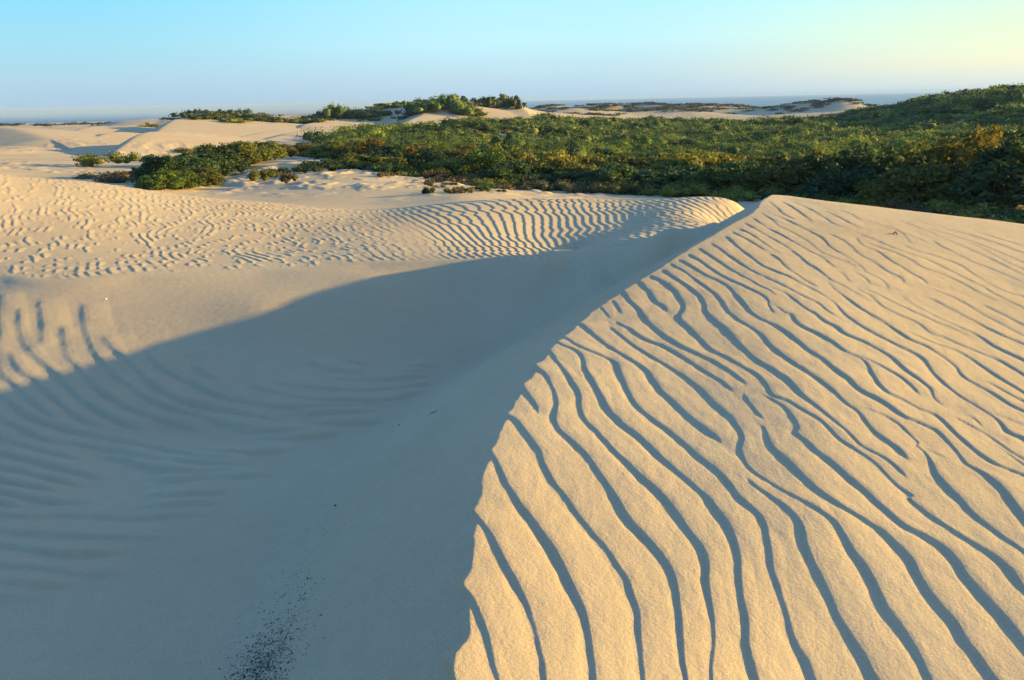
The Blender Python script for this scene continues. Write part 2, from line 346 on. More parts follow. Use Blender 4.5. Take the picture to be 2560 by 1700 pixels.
# ------------------------------------------------------------------ wind ripples: the lee edge of each ripple as a line
ZM = dict(A=(1100, 1250, 3.148), B=(1810, 1250, 3.148), C=(1150, 820, 3.373), D=(1860, 820, 3.373), E=(1500, 480, 4.216), G=(2000, 480, 4.216),
          H=(0, 400, 1.816), J=(0, 900, 1.816))
def T(s):
    """'A 200,680 290,820 | B ...' -> points in photo pixels"""
    pts = []; z = None
    for w in s.replace('|', ' ').split():
        if w in ZM: z = ZM[w]; continue
        a, b = w.split(','); pts.append((z[0]+float(a)/z[2], z[1]+float(b)/z[2]))
    return pts
RIGHT = """A 120,560 200,680 290,820 350,960 400,1120 440,1300 470,1417
A 20,1060 60,1160 100,1300 130,1417
A 230,20 290,100 400,250 500,430 600,620 690,800 760,980 800,1150 830,1300 840,1417
C 250,980 290,1060 350,1180 420,1330 520,1480 | A 740,150 880,340 980,520 1060,690 1150,870 1190,1040 1215,1200 1235,1417
C 370,690 420,730 500,790 600,920 680,1030 740,1180 810,1300 920,1440 | A 1100,110 1200,240 1310,360 1420,520 1500,650 1560,820 1590,1000 1610,1200 1620,1417
C 510,430 560,510 610,590 660,660 680,745
C 600,270 660,330 740,400 800,520 835,640 815,760 850,850 960,950 1070,1060 1170,1190 1270,1330 1350,1460 | A 1500,150 1620,270 1740,410 1840,560 1880,700 1900,900 1920,1100 1940,1300 1950,1417
C 740,160 790,220 850,310 940,420 1010,540 1030,650 1060,760 1180,880 1300,1020 1420,1130 1560,1270 1690,1380 | A 1880,110 1990,260 2080,380 2120,500 2130,700 2160,900 2170,1100 2150,1300 2150,1417
C 790,90 850,130 960,180 1040,240 1070,340 1130,450 1220,600 1270,690 1400,820 1540,930 1680,1060 1810,1180 1950,1300 2080,1410 | A 2200,90 2300,230 | B 130,400 140,550 160,750 200,950 210,1150 250,1320 280,1417
C 850,50 900,85 1000,150 1110,200 1240,250 1330,300 1370,400 1430,530 1500,650 1620,760 1760,860 1900,970 2040,1100 2180,1200 2300,1330 | B 150,0 280,110 350,230 380,400 400,560 450,720 510,880 550,1040 600,1170 680,1300 720,1417
C 1000,-60 1080,0 1180,90 1320,190 1480,290 1600,370 1650,450 1720,540 1830,640 1960,760 2100,870 2190,930 2230,1000 2245,1020
E 95,1400 135,1433 | C 1400,90 1540,190 1680,270 1820,360 1930,430 2060,530 2140,620 2240,700 2330,790 | D 5,920 -15,1020 10,1120 70,1200 200,1290 330,1370 480,1450 | B 620,0 740,70 880,170 960,290 1040,420 1150,560 1230,720 1300,860 1390,980 1490,1130 1560,1250 1640,1417
E 150,1340 250,1410 330,1450 | C 1560,90 1720,150 1900,250 2080,370 2240,470 2330,560
E 0,1190 60,1260 140,1350
E 110,1120 160,1150 210,1230 250,1300
E 240,1020 290,1080 340,1160 440,1250 490,1330 550,1400 | C 1740,70 1880,160 2040,230 2180,300 2310,385 | D 0,450 30,500
E 410,920 460,970 530,1050 600,1150 690,1210 725,1280
E 540,860 590,900 700,960 800,1040 860,1120 900,1200 890,1260 850,1330 930,1410 1020,1500 | C 2130,180 2260,250 | D 0,330 110,390 200,480 250,570 380,620 500,690 640,770 730,850 830,950 960,1030 1110,1130 1210,1230 1310,1330 1440,1420 | B 1480,0 1620,110 1740,200 1880,290 2030,380 2170,470 2280,570 2361,690
E 670,800 715,840 820,920 940,1000 1050,1080 1120,1180 1140,1270 1240,1360 1340,1440 1400,1510 | D 0,160 110,260 250,350 400,450 500,560 620,660 740,760 860,860 960,960 1060,1030 1200,1100 1290,1170 1370,1250 1440,1310
E 750,740 800,780 920,850 1040,940 1150,1020 1270,1120 1330,1200 1370,1260 1480,1350 1600,1420 1720,1510 | D 260,170 400,270 520,350 650,440 770,530 870,630 960,690 1030,770 1100,860 1200,940 1300,1010 1370,1080 1420,1150
E 840,700 880,730 1000,800 1130,880 1270,940 1380,1010 1450,1090 1530,1180 1600,1260 1700,1330 1850,1400 2000,1490 | D 540,170 680,260 790,350 910,440 1010,530 1150,600 1270,680 1370,750 1520,810 1640,870 1720,950 1800,1040 1890,1150 2020,1220 2130,1300 2230,1400 2310,1500 | B 2361,130
E 950,640 990,680 1120,760 1240,850 1370,920 1520,990 1650,1050 1740,1100 1790,1160 1790,1200 1870,1300
E 1050,580 1100,620 1250,720 1400,820 1540,900 1680,980 1800,1040 1880,1110
E 1180,530 1220,560 1330,640 1450,720 1580,810 1740,890 1880,950 2000,1010 2120,1080 2250,1140 2340,1190 | G 300,1250 430,1330
E 1830,1180 1950,1260 2030,1290 2080,1360 2150,1420 2300,1490 | D 760,120 850,190 960,240 1050,300 1100,390 1150,470 1240,550 1370,610 1500,680 1620,730 1710,800 1800,900 1900,990 2000,1070 2130,1150 2250,1200 2361,1240
E 1320,460 1370,490 1480,590 1600,680 1720,770 1870,840 2000,890 2150,970 2290,1040 | G 370,1160 450,1250 560,1340 700,1430 860,1518 | D 1300,140 1450,210 1550,280 1600,370 1700,470 1830,570 1960,650 2080,730 2170,800 2240,880 2361,930
E 1700,980 1950,1060 2060,1130 | G 80,1230 180,1280 280,1360 420,1430 500,1500 | D 1040,120 1170,190 1280,260 1370,350 1480,430 1580,510 1620,590 1700,660 1760,700
D 900,210 1080,280 1200,340 1330,410 1430,490 1510,590
E 1400,410 1440,440 1560,500 1680,570 1770,630
E 1790,640 1900,710 1990,800 2100,880 2210,950 2361,1020
E 1470,380 1510,400 1640,470 1770,560 1890,640
E 1540,320 1580,350 1720,430 1880,520 2000,590 2110,670 2200,750 2300,810 | G 330,920 450,980 590,1060 700,1120 780,1180
E 1620,270 1660,300 1780,380 1920,450 2060,530 2200,610 2361,690 | G 330,750 410,810
E 1700,210 1760,250 1840,300 1900,360 2050,430 2200,520 2361,640 | G 400,700 540,750 620,800
E 1740,200 1900,260 2050,330 2200,400 2361,490 | G 330,580 450,650 570,720 650,780 720,850 850,910 930,980 960,1040
E 1780,90 1870,160 1960,240 2100,300
E 1900,90 2020,150 2130,220 2260,320
E 2030,100 2150,150 2280,210 2361,260 | G 280,270 380,340 550,390
G 300,940 380,1020 500,1110 620,1200 740,1280 900,1370 | D 1400,90 1560,160 1700,250 1800,330 1860,410 1980,480 2120,560 2240,640 2361,700
G 360,820 460,860 560,970
G 560,830 690,900 780,990
G 290,430 450,500 550,570 650,660 800,740 950,840 1080,900 1130,980
G 600,470 680,560 850,640 950,710 1090,790 1200,860 1310,920 1360,990
G 700,530 900,600 1080,670 1190,720 1300,790 1480,850 1640,920 1760,980 1900,1060 2050,1130 2160,1180
G 620,430 800,500 1000,590 1200,660 1400,730 1600,830 1800,930 1960,1010 2050,1070 2361,1220
G 1360,1000 1500,1060 1650,1120 1800,1200 1950,1290 2150,1400 2361,1510
G 1070,1080 1200,1180 1350,1260 1500,1340 1700,1430 1900,1518 | D 2130,160 2361,270
G 600,990 800,1070 950,1140 1100,1210 1280,1290 1450,1370 1650,1450 1780,1518
G 580,1010 730,1080 820,1150 900,1210 1050,1290 1200,1350 1300,1410 1400,1490 | D 1700,80 1830,140 1980,200 2130,260 2250,320 2361,390
G 1350,1100 1600,1230 1850,1360 2100,1490 2361,1600
G 1900,1170 2150,1290 2361,1400
G 1080,550 1250,620 1500,690 1700,770 1850,870 2000,960 2150,1040 2361,1100
G 900,340 1100,430 1300,510 1380,550
G 1400,500 1500,570 1600,620 1800,720 2000,800 2200,880 2361,950
G 1500,480 1700,560 1900,650 2100,740 2361,880
G 1700,500 1900,580 2180,730 2361,810
G 400,180 560,240 650,300
G 250,190 430,270 560,340 700,400
G 750,310 950,380 1100,440 1180,540
G 1100,310 1250,370 1400,430 1500,480
G 1300,370 1600,450 1900,550 2361,740
G 1600,400 1900,480 2361,640
G 1900,430 2361,570
D 1330,10 1450,60 1620,130 1800,190 1930,260 2050,340 2180,430 2361,540
D 1930,420 2100,480 2300,590
D 100,790 180,840 220,930 260,1010 380,1120 490,1230 620,1350 740,1440 860,1518 | B 1000,90 1150,180 1290,270 1400,370 1500,490 1560,620 1640,740 1750,870 1850,980 1930,1120 2030,1250 2130,1400
D 110,545 240,600 350,670 430,760 470,850 460,890 560,970 640,1050 780,1150 900,1260 1020,1360 1110,1450 1190,1518 | B 1430,200 1580,280 1730,370 1850,490 1920,600 2010,700 2120,820 2230,930 2361,1100
D -10,530 60,640 130,730 210,800
D 0,1240 100,1340 240,1430 370,1518 | B 620,200 660,350 720,500 790,640 860,780 920,920 1010,1060 1100,1210 1200,1380
D 900,650 1060,690 1200,740 1310,800 1390,880 1480,970 1470,1000 1540,1060 1610,1170 1650,1240 1740,1350 1840,1450 1900,1518 | B 2000,130 2120,230 2361,400
D 1480,985 1600,1050 1780,1130
D 1700,710 1850,790 2000,870 2100,930 2230,1030 2361,1110
D 1760,700 1900,740 1990,800 2030,860
D 2010,680 2150,740 2361,820
D 2130,990 2361,1160""".split('\n')
BOWL = """H 0,880 30,960 80,1020 150,1090 230,1160 300,1200
H 60,860 100,940 170,1000 250,1080 330,1150 400,1190 520,1230
H 105,660 110,780 150,860 230,930 290,1000 370,1080 470,1150 560,1190 700,1230
H 190,620 210,740 215,850
H 300,740 320,870 380,960 460,1040 560,1110 680,1160 820,1200 960,1240
H 390,640 400,740 430,830 470,910 560,1000 660,1070 760,1120 900,1160 1030,1200 1200,1230
H 480,790 540,870 620,940 700,1020 800,1080 920,1120 1060,1140 1200,1170 1350,1180
H 660,850 720,920 800,980 900,1020 1000,1070 1120,1100 1300,1120 1500,1125 1700,1110
H 15,600 15,740 30,830
H 860,920 950,980 1040,1010
H 1100,1020 1250,1050 1400,1085 1600,1095 1800,1080 1950,1040
H 1200,1010 1400,1030 1600,1045 1800,1035 2000,1005
H 1380,900 1470,940 1580,965 1700,970
H 1500,900 1650,925 1740,945
H 1450,980 1600,995 1800,995 2000,975
H 1800,965 2000,955
H 1820,940 2040,935
H 1300,1150 1550,1150 1750,1130
H 1380,1195 1600,1195 1800,1190
J -60,110 0,155 80,210 170,270 280,310 420,340 560,370 700,400 850,430 1000,460 1150,455
J -60,230 0,260 120,320 250,370 400,390 560,420 720,450 900,470 1080,480 1250,470
J -60,330 0,350 150,400 300,440 420,465
J -60,410 0,425 150,460 300,500 430,530 570,540
J 400,430 550,450 700,490 850,510 950,510 1150,490
J -60,480 0,490 150,520 300,560 440,575
J 640,535 800,545 950,530 1150,525 1300,515
J -60,540 0,550 150,585 340,610
J -60,600 0,610 150,635 300,650 530,645
J 580,610 720,615 900,610 1100,600
J 0,655 190,685
J 560,675 750,665 1100,635
J -60,700 0,705 150,715 300,705 450,710 600,720 800,705 1000,700
J -60,765 0,775 100,790 400,805 650,805 850,795
J 0,840 150,860 300,885 500,880 650,870
J 0,935 150,945 350,970 550,965 650,960
J 0,1010 200,1020 450,1015
J 0,1075 250,1085
J 840,410 1000,425 1200,420 1400,400
J 1100,345 1300,355 1500,340 1620,330
J 1000,310 1250,325 1450,315""".split('\n')

def ripple_lines(rows, surf):
    out = []
    for row in rows:
        p = np.array(T(row)); L = hit(p[:, 0], p[:, 1], surf, 1.0)[:, :2]
        keep = [0]
        for k in range(1, len(L)):
            if np.hypot(*(L[k]-L[keep[-1]])) > 0.03: keep.append(k)
        L = L[keep]
        if len(L) < 2: continue
        L = catmull(L, 5)
        for q in (0, -1):                                  # lines that leave the picture go on outside it
            if p[q, 0] > 2530 or p[q, 1] > 1685 or p[q, 0] < 8:
                a = L[q]; b = L[min(12, len(L)-1)] if q == 0 else L[-min(13, len(L))]; d = (a-b)/np.hypot(*(a-b))
                ext = np.array([a+d*k for k in np.arange(0.12, 3.0, 0.12)])
                L = np.vstack([ext[::-1], L]) if q == 0 else np.vstack([L, ext])
        out.append(L)
    return out

# ------------------------------------------------------------------ the sand sheet: one polar grid, fine near, coarse far
def geo(a, b, q): n = max(2, int(math.log(b/a)/q)); return np.exp(np.linspace(math.log(a), math.log(b), n, endpoint=False))
RR = np.concatenate([[0.05, 0.2, 0.4, 0.6, 0.8, 1.0, 1.15], geo(1.3, 4.0, 0.0024*QS), geo(4, 20, 0.0028*QS), geo(20, 60, 0.005*QS), geo(60, 420, 0.006*QS), geo(420, 3200, 0.02), [3200.0]])
az_f = np.radians(np.linspace(-40, 40, int(1240/QS)))
az_c = np.radians(np.concatenate([np.arange(41, 60, 1.0), np.arange(60, 300, 3.0), np.arange(300, 320, 1.0)]))
AZ = np.concatenate([az_f, az_c]); NA, NR = len(AZ), len(RR)
GX = RR[:, None]*np.sin(AZ)[None]; GY = RR[:, None]*np.cos(AZ)[None]
print('grid', NR, NA, NR*NA)

def spacing(lines, cap):
    """distance from each point of each line to the nearest other line, smoothed along the line"""
    P = np.vstack(lines); I = np.concatenate([np.full(len(L), k) for k, L in enumerate(lines)]); out = []
    for k, L in enumerate(lines):
        Q = P[I != k]; d = np.sqrt(((L[:, None]-Q[None])**2).sum(-1)).min(1); d = np.minimum(d, cap)
        n = 9; dp = np.pad(d, n, mode='edge'); out.append(np.convolve(dp, np.ones(2*n+1)/(2*n+1), 'valid'))
    return out

def lay_ripples(lines, lam, H, w, fade_end, wob):
    """relief of a set of lee edges on the fine part of the grid (r < 30)"""
    nr = int(np.searchsorted(RR, 30)); na = len(az_f)
    Z = np.zeros((nr, na)); SP = spacing(lines, lam)
    for li, L in enumerate(lines):
        n = len(L)
        seg = np.hypot(*np.diff(L, axis=0).T); cum = np.concatenate([[0], np.cumsum(seg)]); tot = cum[-1]
        if tot < 0.02: continue
        best = None
        pad = lam*1.25
        r_ = np.hypot(L[:, 0], L[:, 1]); a_ = np.arctan2(L[:, 0], L[:, 1])
        i0 = max(0, np.searchsorted(RR[:nr], r_.min()-pad)-1); i1 = min(nr, np.searchsorted(RR[:nr], r_.max()+pad)+1)
        pa = pad/max(r_.min(), 1.0)
        j0 = max(0, np.searchsorted(az_f, a_.min()-pa)-1); j1 = min(na, np.searchsorted(az_f, a_.max()+pa)+1)
        if i1 <= i0 or j1 <= j0: continue
        D = np.full((i1-i0, j1-j0), 9.0); Sg = np.zeros_like(D); Ar = np.zeros_like(D)
        for k in range(n-1):
            (ax, ay), (bx, by) = L[k], L[k+1]; dx, dy = bx-ax, by-ay; L2 = dx*dx+dy*dy
            if L2 < 1e-10: continue
            rr = sorted((r_[k], r_[k+1])); aa = sorted((a_[k], a_[k+1])); pa = pad/max(rr[0], 1.0)
            u0 = max(i0, np.searchsorted(RR, rr[0]-pad)); u1 = min(i1, np.searchsorted(RR, rr[1]+pad)+1)
            v0 = max(j0, np.searchsorted(az_f, aa[0]-pa)); v1 = min(j1, np.searchsorted(az_f, aa[1]+pa)+1)
            if u1 <= u0 or v1 <= v0: continue
            x = GX[u0:u1, v0:v1]; y = GY[u0:u1, v0:v1]
            t = np.clip(((x-ax)*dx+(y-ay)*dy)/L2, 0, 1)
            qx = x-ax-t*dx; qy = y-ay-t*dy; d = np.sqrt(qx*qx+qy*qy)
            sl = (slice(u0-i0, u1-i0), slice(v0-j0, v1-j0))
            m = d < D[sl]
            D[sl] = np.where(m, d, D[sl]); Sg[sl] = np.where(m, -np.sign(qx*dy-qy*dx), Sg[sl])
            Ar[sl] = np.where(m, cum[k]+t*math.sqrt(L2), Ar[sl])
        s = D*Sg
        x = GX[i0:i1, j0:j1]; y = GY[i0:i1, j0:j1]
        cc = np.concatenate([[0], np.cumsum(seg)]); sc = np.interp(Ar, cc, SP[li])/(lam*0.72) if H < 0.015 else np.ones_like(Ar)
        sc = np.clip(sc, 0.42, 1.15)
        s = s + wob*vnoise(x/0.05+li*7.1, y/0.09, 31)
        if H > 0.015: ww = w*(1+1.5*sstep(-0.3, 0.5, (y-6)-1.28*(x+4)))
        else: ww = w*sc
        up = sstep(0, 1, 1+s/ww)                            # lee face
        dec = 1-np.clip(np.maximum(s, 0)/lam, 0, 1)**1.4
        g = np.where(s < 0, up, dec) - 0.22*np.exp(-((s+ww*1.3)/ww)**2)
        # a soft round crest instead of a knife edge
        g = g - 0.10*np.exp(-(s/(0.014))**2)
        lit = sstep(-1.0, 0.1, (y-6)-1.28*(x+4)) if H > 0.015 else 0*x
        hv = H*sc*(1-0.62*lit)*(0.85+0.3*vnoise(Ar/0.3+li*3.3, Ar*0+li*1.7, 12))
        tap = sstep(0, fade_end, Ar)*sstep(0, fade_end, tot-Ar)
        Z[i0:i1, j0:j1] += np.where(D < 8, g*hv*tap, 0)
    return Z, nr, na

def field_ripples(x, y, nx, ny, lam, warp, zig, seed, broken=0.0, bs=1.0):
    """asymmetric transverse ripples as a warped phase"""
    ph = (x*nx+y*ny)/lam + warp*fbm(x/3.5, y/5.0, seed, 2) + zig*vnoise((x*-ny+y*nx)/0.55, (x*nx+y*ny)/1.3, seed+5) + 0.5*zig*vnoise((x*-ny+y*nx)/0.22, (x*nx+y*ny)/0.5, seed+6)
    p = ph-np.floor(ph)
    lee = 0.24
    f = np.where(p < lee, sstep(0, lee, p), ((1-p)/(1-lee))**1.15)
    if bs != 1.0 or broken:
        k = vnoise(x/0.28/bs, y/0.28/bs, seed+9)*0.6+vnoise(x/0.16/bs, y/0.5/bs, seed+10)*0.5
        f = f*sstep(broken-0.25, broken+0.35, k)
    return f

def field_ripples2(xx, x, y, lam, seed):
    ph = xx/lam + 0.7*fbm(x/3.0, y/3.0, seed, 2) + 0.42*vnoise(x/1.6, y/0.5, seed+5) + 0.26*vnoise(x/0.9, y/0.24, seed+6)
    ph = ph + 0.5*vnoise(x/2.0+9, y/1.6, seed+7)
    p = ph-np.floor(ph); lee = 0.24
    return np.where(p < lee, sstep(0, lee, p), ((1-p)/(1-lee))**1.15)

right_lines = ripple_lines(RIGHT, 'A')
bowl_lines = ripple_lines(BOWL, 'N')
RA = np.zeros(GX.shape); RN = np.zeros(GX.shape)
Z, nr, na = lay_ripples(right_lines, 0.155, 0.0086, 0.018, 0.10, 0.003); RA[:nr, :na] = Z*(1-0.55*sstep(3.0, 7.0, RR[:nr])[:, None]*sstep(math.radians(6), math.radians(24), az_f)[None])
Z, nr, na = lay_ripples(bowl_lines, 0.22, 0.0270, 0.034, 0.24, 0.004); RN[:nr, :na] = Z
near = (GX**2+GY**2) < 16**2
gx, gy = GX[near], GY[near]
tex = 0.0012*fbm(gx/0.045, gy/0.07, 41, 2)+0.0030*fbm(gx/0.35, gy/0.35, 44, 2)      # grain clods and soft unevenness
RA[near] += tex
H_, onA = land(GX, GY, RA)
# ripples of the hollow and of the far hump and dune
az = np.arctan2(GX, GY); r = np.hypot(GX, GY)
m = (r < 34) & (onA < 0.5)
x, y = GX[m], GY[m]; rm = r[m]; am = az[m]
Bm, NU = base_B(x, y)
cover = sstep(0.03, 0.0, H_[m]-Bm-0.02)                   # not where the big dune buries it
bank = sstep(0.0, -0.05, NU)
hump = sstep(0.0, 0.06, NU)
nx, ny = 0.96, 0.28
adeg = np.degrees(am)
hr = field_ripples(x + 0.30*(y-12.5)*sstep(1.2, -1.8, x), y*0, 1.0, 0.0, 0.145, 0, 0, 51) if False else None
xx = x + (y-12.5)*(0.30*sstep(1.0, -1.8, x) + 0.02)
hr = field_ripples2(xx, x, y, 0.142, 51)
hr2 = field_ripples(x, y, 0.98, 0.15, 0.15, 1.2, 0.7, 57, broken=0.0)
wr = sstep(1.0, 3.2, x+0.8*vnoise(x, y, 58)); hr = hr*(1-wr)+hr2*wr
br = field_ripples(x, y, 0.88, 0.47, 0.115, 1.5, 0.7, 61, broken=0.08, bs=0.5)
w_h = sstep(-13, -4, adeg+1.2*vnoise(x/1.1, y/1.1, 71))
top = sstep(15.8, 14.2, rm)
valley = np.exp(-((adeg+7.0-(rm-11.5)*-0.6)/2.2)**2)*sstep(14.5, 12.5, rm)
rel = w_h*hr*0.012*(1-0.8*valley) + (1-w_h)*br*0.0095
rel = rel*hump*sstep(0.0, 0.05, NU)*sstep(24, 19, rm)
H_[m] += cover*(bank*RN[m] + rel)
H_[m] += 0.0010*fbm(x/0.05, y/0.05, 77, 2)*(rm < 16)
# trodden, tufted sand beyond
m = (r > 27) & (r < 130) & (az < math.radians(30)) & (az > math.radians(-40))
x, y = GX[m], GY[m]
H_[m] += 0.16*np.maximum(fbm(x/1.1, y/1.4, 81, 3)-0.05, 0)*sstep(-0.1, 0.4, vnoise(x/9, y/9, 83))*sstep(27, 36, r[m])
qx, qy, _z = at_r(930, 412, 44)
m = np.hypot((GX-qx)/11, (GY-qy)/9) < 1.6
x, y = GX[m], GY[m]; w_ = sstep(1.5, 0.6, np.hypot((x-qx)/11, (y-qy)/9))
H_[m] += w_*(0.22*np.maximum(fbm(x/1.0, y/1.5, 85, 3)-0.02, 0)+0.08*fbm(x/3.5, y/3.5, 86, 2))
verts = np.stack([GX, GY, H_+EYE], -1).reshape(-1, 3)
i = np.arange(NR-1)[:, None]*NA; j = np.arange(NA)[None]; j2 = (j+1) % NA
faces = np.stack([i+j, i+j2, i+NA+j2, i+NA+j], -1).reshape(-1, 4)[:, ::-1]
# close the hole under the camera
verts = np.vstack([verts, [[0, 0, verts[:NA, 2].mean()]]])
cap = np.stack([np.full(NA, NR*NA), (np.arange(NA)+1) % NA, np.arange(NA), np.arange(NA)], -1)

# ------------------------------------------------------------------ materials
def new_mat(name):
    m = bpy.data.materials.new(name); m.use_nodes = True
    nt = m.node_tree; b = nt.nodes["Principled BSDF"]
    return m, nt, nt.nodes, nt.links, b

def sand_material():
    m, nt, n, l, b = new_mat("sand")
    geo_ = n.new("ShaderNodeNewGeometry")
    mp = n.new("ShaderNodeMapping"); l.new(geo_.outputs['Position'], mp.inputs[0])
    def noise(scale, det=3, rough=0.55):
        t = n.new("ShaderNodeTexNoise"); t.inputs['Scale'].default_value = scale; t.inputs['Detail'].default_value = det; t.inputs['Roughness'].default_value = rough
        l.new(mp.outputs[0], t.inputs['Vector']); return t
    big = noise(0.35, 3); mid = noise(9, 4); grain = noise(330, 2, 0.75)
    ramp = n.new("ShaderNodeValToRGB"); ramp.color_ramp.elements[0].position = 0.3; ramp.color_ramp.elements[1].position = 0.7
    ramp.color_ramp.elements[0].color = (0.555, 0.400, 0.222, 1); ramp.color_ramp.elements[1].color = (0.625, 0.465, 0.262, 1)
    l.new(big.outputs[0], ramp.inputs[0])
    gr = n.new("ShaderNodeValToRGB"); gr.color_ramp.elements[0].position = 0.32; gr.color_ramp.elements[1].position = 0.72
    gr.color_ramp.elements[0].color = (0.70, 0.67, 0.64, 1); gr.color_ramp.elements[1].color = (1.2, 1.2, 1.2, 1)
    l.new(grain.outputs[0], gr.inputs[0])
    mx = n.new("ShaderNodeMix"); mx.data_type = 'RGBA'; mx.blend_type = 'MULTIPLY'; mx.inputs[0].default_value = 1
    l.new(ramp.outputs[0], mx.inputs[6]); l.new(gr.outputs[0], mx.inputs[7])
    m2 = n.new("ShaderNodeValToRGB"); m2.color_ramp.elements[0].color = (0.93, 0.93, 0.93, 1); m2.color_ramp.elements[1].color = (1.06, 1.06, 1.06, 1)
    l.new(mid.outputs[0], m2.inputs[0])
    mx2 = n.new("ShaderNodeMix"); mx2.data_type = 'RGBA'; mx2.blend_type = 'MULTIPLY'; mx2.inputs[0].default_value = 1
    l.new(mx.outputs[2], mx2.inputs[6]); l.new(m2.outputs[0], mx2.inputs[7])
    l.new(mx2.outputs[2], b.inputs['Base Color'])
    b.inputs['Roughness'].default_value = 0.95; b.inputs['Specular IOR Level'].default_value = 0.15
    clod = noise(75, 3, 0.6)
    ad = n.new("ShaderNodeMath"); ad.operation = 'MULTIPLY_ADD'; ad.inputs[1].default_value = 0.35
    l.new(grain.outputs[0], ad.inputs[0]); l.new(clod.outputs[0], ad.inputs[2])
    bp = n.new("ShaderNodeBump"); bp.inputs['Distance'].default_value = 0.004; bp.inputs['Strength'].default_value = 0.6
    l.new(ad.outputs[0], bp.inputs['Height']); l.new(bp.outputs[0], b.inputs['Normal'])
    return m
SAND = sand_material()
sand = mesh_from("sand_ground", verts, np.vstack([faces, faces[:0]]), SAND, smooth=True)
tag(sand, kind='structure')
del verts, faces

def sea_material():
    m, nt, n, l, b = new_mat("sea_water")
    geo_ = n.new("ShaderNodeNewGeometry")
    b.inputs['Base Color'].default_value = (0.055, 0.10, 0.16, 1); b.inputs['Roughness'].default_value = 0.35
    w = n.new("ShaderNodeTexNoise"); w.inputs['Scale'].default_value = 0.12; w.inputs['Detail'].default_value = 4
    l.new(geo_.outputs['Position'], w.inputs['Vector'])
    bp = n.new("ShaderNodeBump"); bp.inputs['Distance'].default_value = 1.2; bp.inputs['Strength'].default_value = 0.8
    l.new(w.outputs[0], bp.inputs['Height']); l.new(bp.outputs[0], b.inputs['Normal'])
    return m
SEA = sea_material()
rr = np.array([880., 960, 1100, 1400, 2000, 3500, 7000, 14000]); aa = np.radians(np.linspace(-75, 75, 151))
v = np.stack([rr[:, None]*np.sin(aa), rr[:, None]*np.cos(aa), np.zeros((len(rr), len(aa)))+1.5], -1).reshape(-1, 3)
i = np.arange(len(rr)-1)[:, None]*len(aa); j = np.arange(len(aa)-1)[None]
f = np.stack([i+j, i+len(aa)+j, i+len(aa)+j+1, i+j+1], -1).reshape(-1, 4)
tag(mesh_from("sea", v, f[:, ::-1], SEA), kind='structure')

# ------------------------------------------------------------------ plants
def leaf_material(name, dark, light, patch=None, transl=0.35, pscale=0.12):
    m, nt, n, l, b = new_mat(name)
    g = n.new("ShaderNodeNewGeometry"); oi = n.new("ShaderNodeObjectInfo")
    mx = n.new("ShaderNodeMix"); mx.data_type = 'RGBA'; mx.inputs[6].default_value = (*dark, 1); mx.inputs[7].default_value = (*light, 1)
    l.new(g.outputs['Random Per Island'], mx.inputs[0]); col = mx.outputs[2]
    if patch:
        t = n.new("ShaderNodeTexNoise"); t.inputs['Scale'].default_value = pscale; t.inputs['Detail'].default_value = 2
        l.new(g.outputs['Position'], t.inputs['Vector'])
        mr = n.new("ShaderNodeMapRange"); mr.inputs[1].default_value = 0.50; mr.inputs[2].default_value = 0.64; l.new(t.outputs[0], mr.inputs[0])
        m2 = n.new("ShaderNodeMix"); m2.data_type = 'RGBA'; l.new(mr.outputs[0], m2.inputs[0]); l.new(col, m2.inputs[6]); m2.inputs[7].default_value = (*patch, 1); col = m2.outputs[2]
    hv = n.new("ShaderNodeHueSaturation"); l.new(col, hv.inputs['Color'])
    mh = n.new("ShaderNodeMapRange"); mh.inputs[3].default_value = 0.478; mh.inputs[4].default_value = 0.512; l.new(oi.outputs['Random'], mh.inputs[0]); l.new(mh.outputs[0], hv.inputs['Hue'])
    mv = n.new("ShaderNodeMapRange"); mv.inputs[3].default_value = 0.7; mv.inputs[4].default_value = 1.35; l.new(oi.outputs['Random'], mv.inputs[0]); l.new(mv.outputs[0], hv.inputs['Value'])
    l.new(hv.outputs[0], b.inputs['Base Color']); b.inputs['Roughness'].default_value = 0.7; b.inputs['Specular IOR Level'].default_value = 0.25
    tr = n.new("ShaderNodeBsdfTranslucent"); l.new(hv.outputs[0], tr.inputs[0])
    ms = n.new("ShaderNodeMixShader"); ms.inputs[0].default_value = transl
    l.new(b.outputs[0], ms.inputs[1]); l.new(tr.outputs[0], ms.inputs[2])
    l.new(ms.outputs[0], n["Material Output"].inputs[0])
    return m
L_DARK = leaf_material("leaf_dark_green", (0.022, 0.045, 0.014), (0.075, 0.115, 0.030))
L_OLIVE = leaf_material("leaf_olive", (0.060, 0.078, 0.012), (0.22, 0.21, 0.028))
L_GOLD = leaf_material("leaf_gold", (0.10, 0.09, 0.012), (0.34, 0.27, 0.03))
L_GREEN = leaf_material("leaf_fresh_green", (0.045, 0.085, 0.012), (0.16, 0.22, 0.03))
L_BROWN = leaf_material("leaf_brown", (0.07, 0.055, 0.022), (0.22, 0.16, 0.055))
L_MASS = leaf_material("leaf_mass", (0.013, 0.027, 0.008), (0.10, 0.145, 0.018), patch=(0.23, 0.24, 0.03), pscale=0.20)  # tone range widened so leaf colour also carries shaded gaps and sunlit tops
L_FAR = leaf_material("leaf_far_scrub", (0.025, 0.04, 0.018), (0.085, 0.095, 0.040), patch=(0.12, 0.095, 0.05), pscale=0.05)
m, nt, n, l, b = new_mat("bark"); b.inputs['Base Color'].default_value = (0.10, 0.075, 0.055, 1); b.inputs['Roughness'].default_value = 0.9
t = n.new("ShaderNodeTexNoise"); t.inputs['Scale'].default_value = 25; bp = n.new("ShaderNodeBump"); bp.inputs['Distance'].default_value = 0.02
l.new(t.outputs[0], bp.inputs['Height']); l.new(bp.outputs[0], b.inputs['Normal']); BARK = m

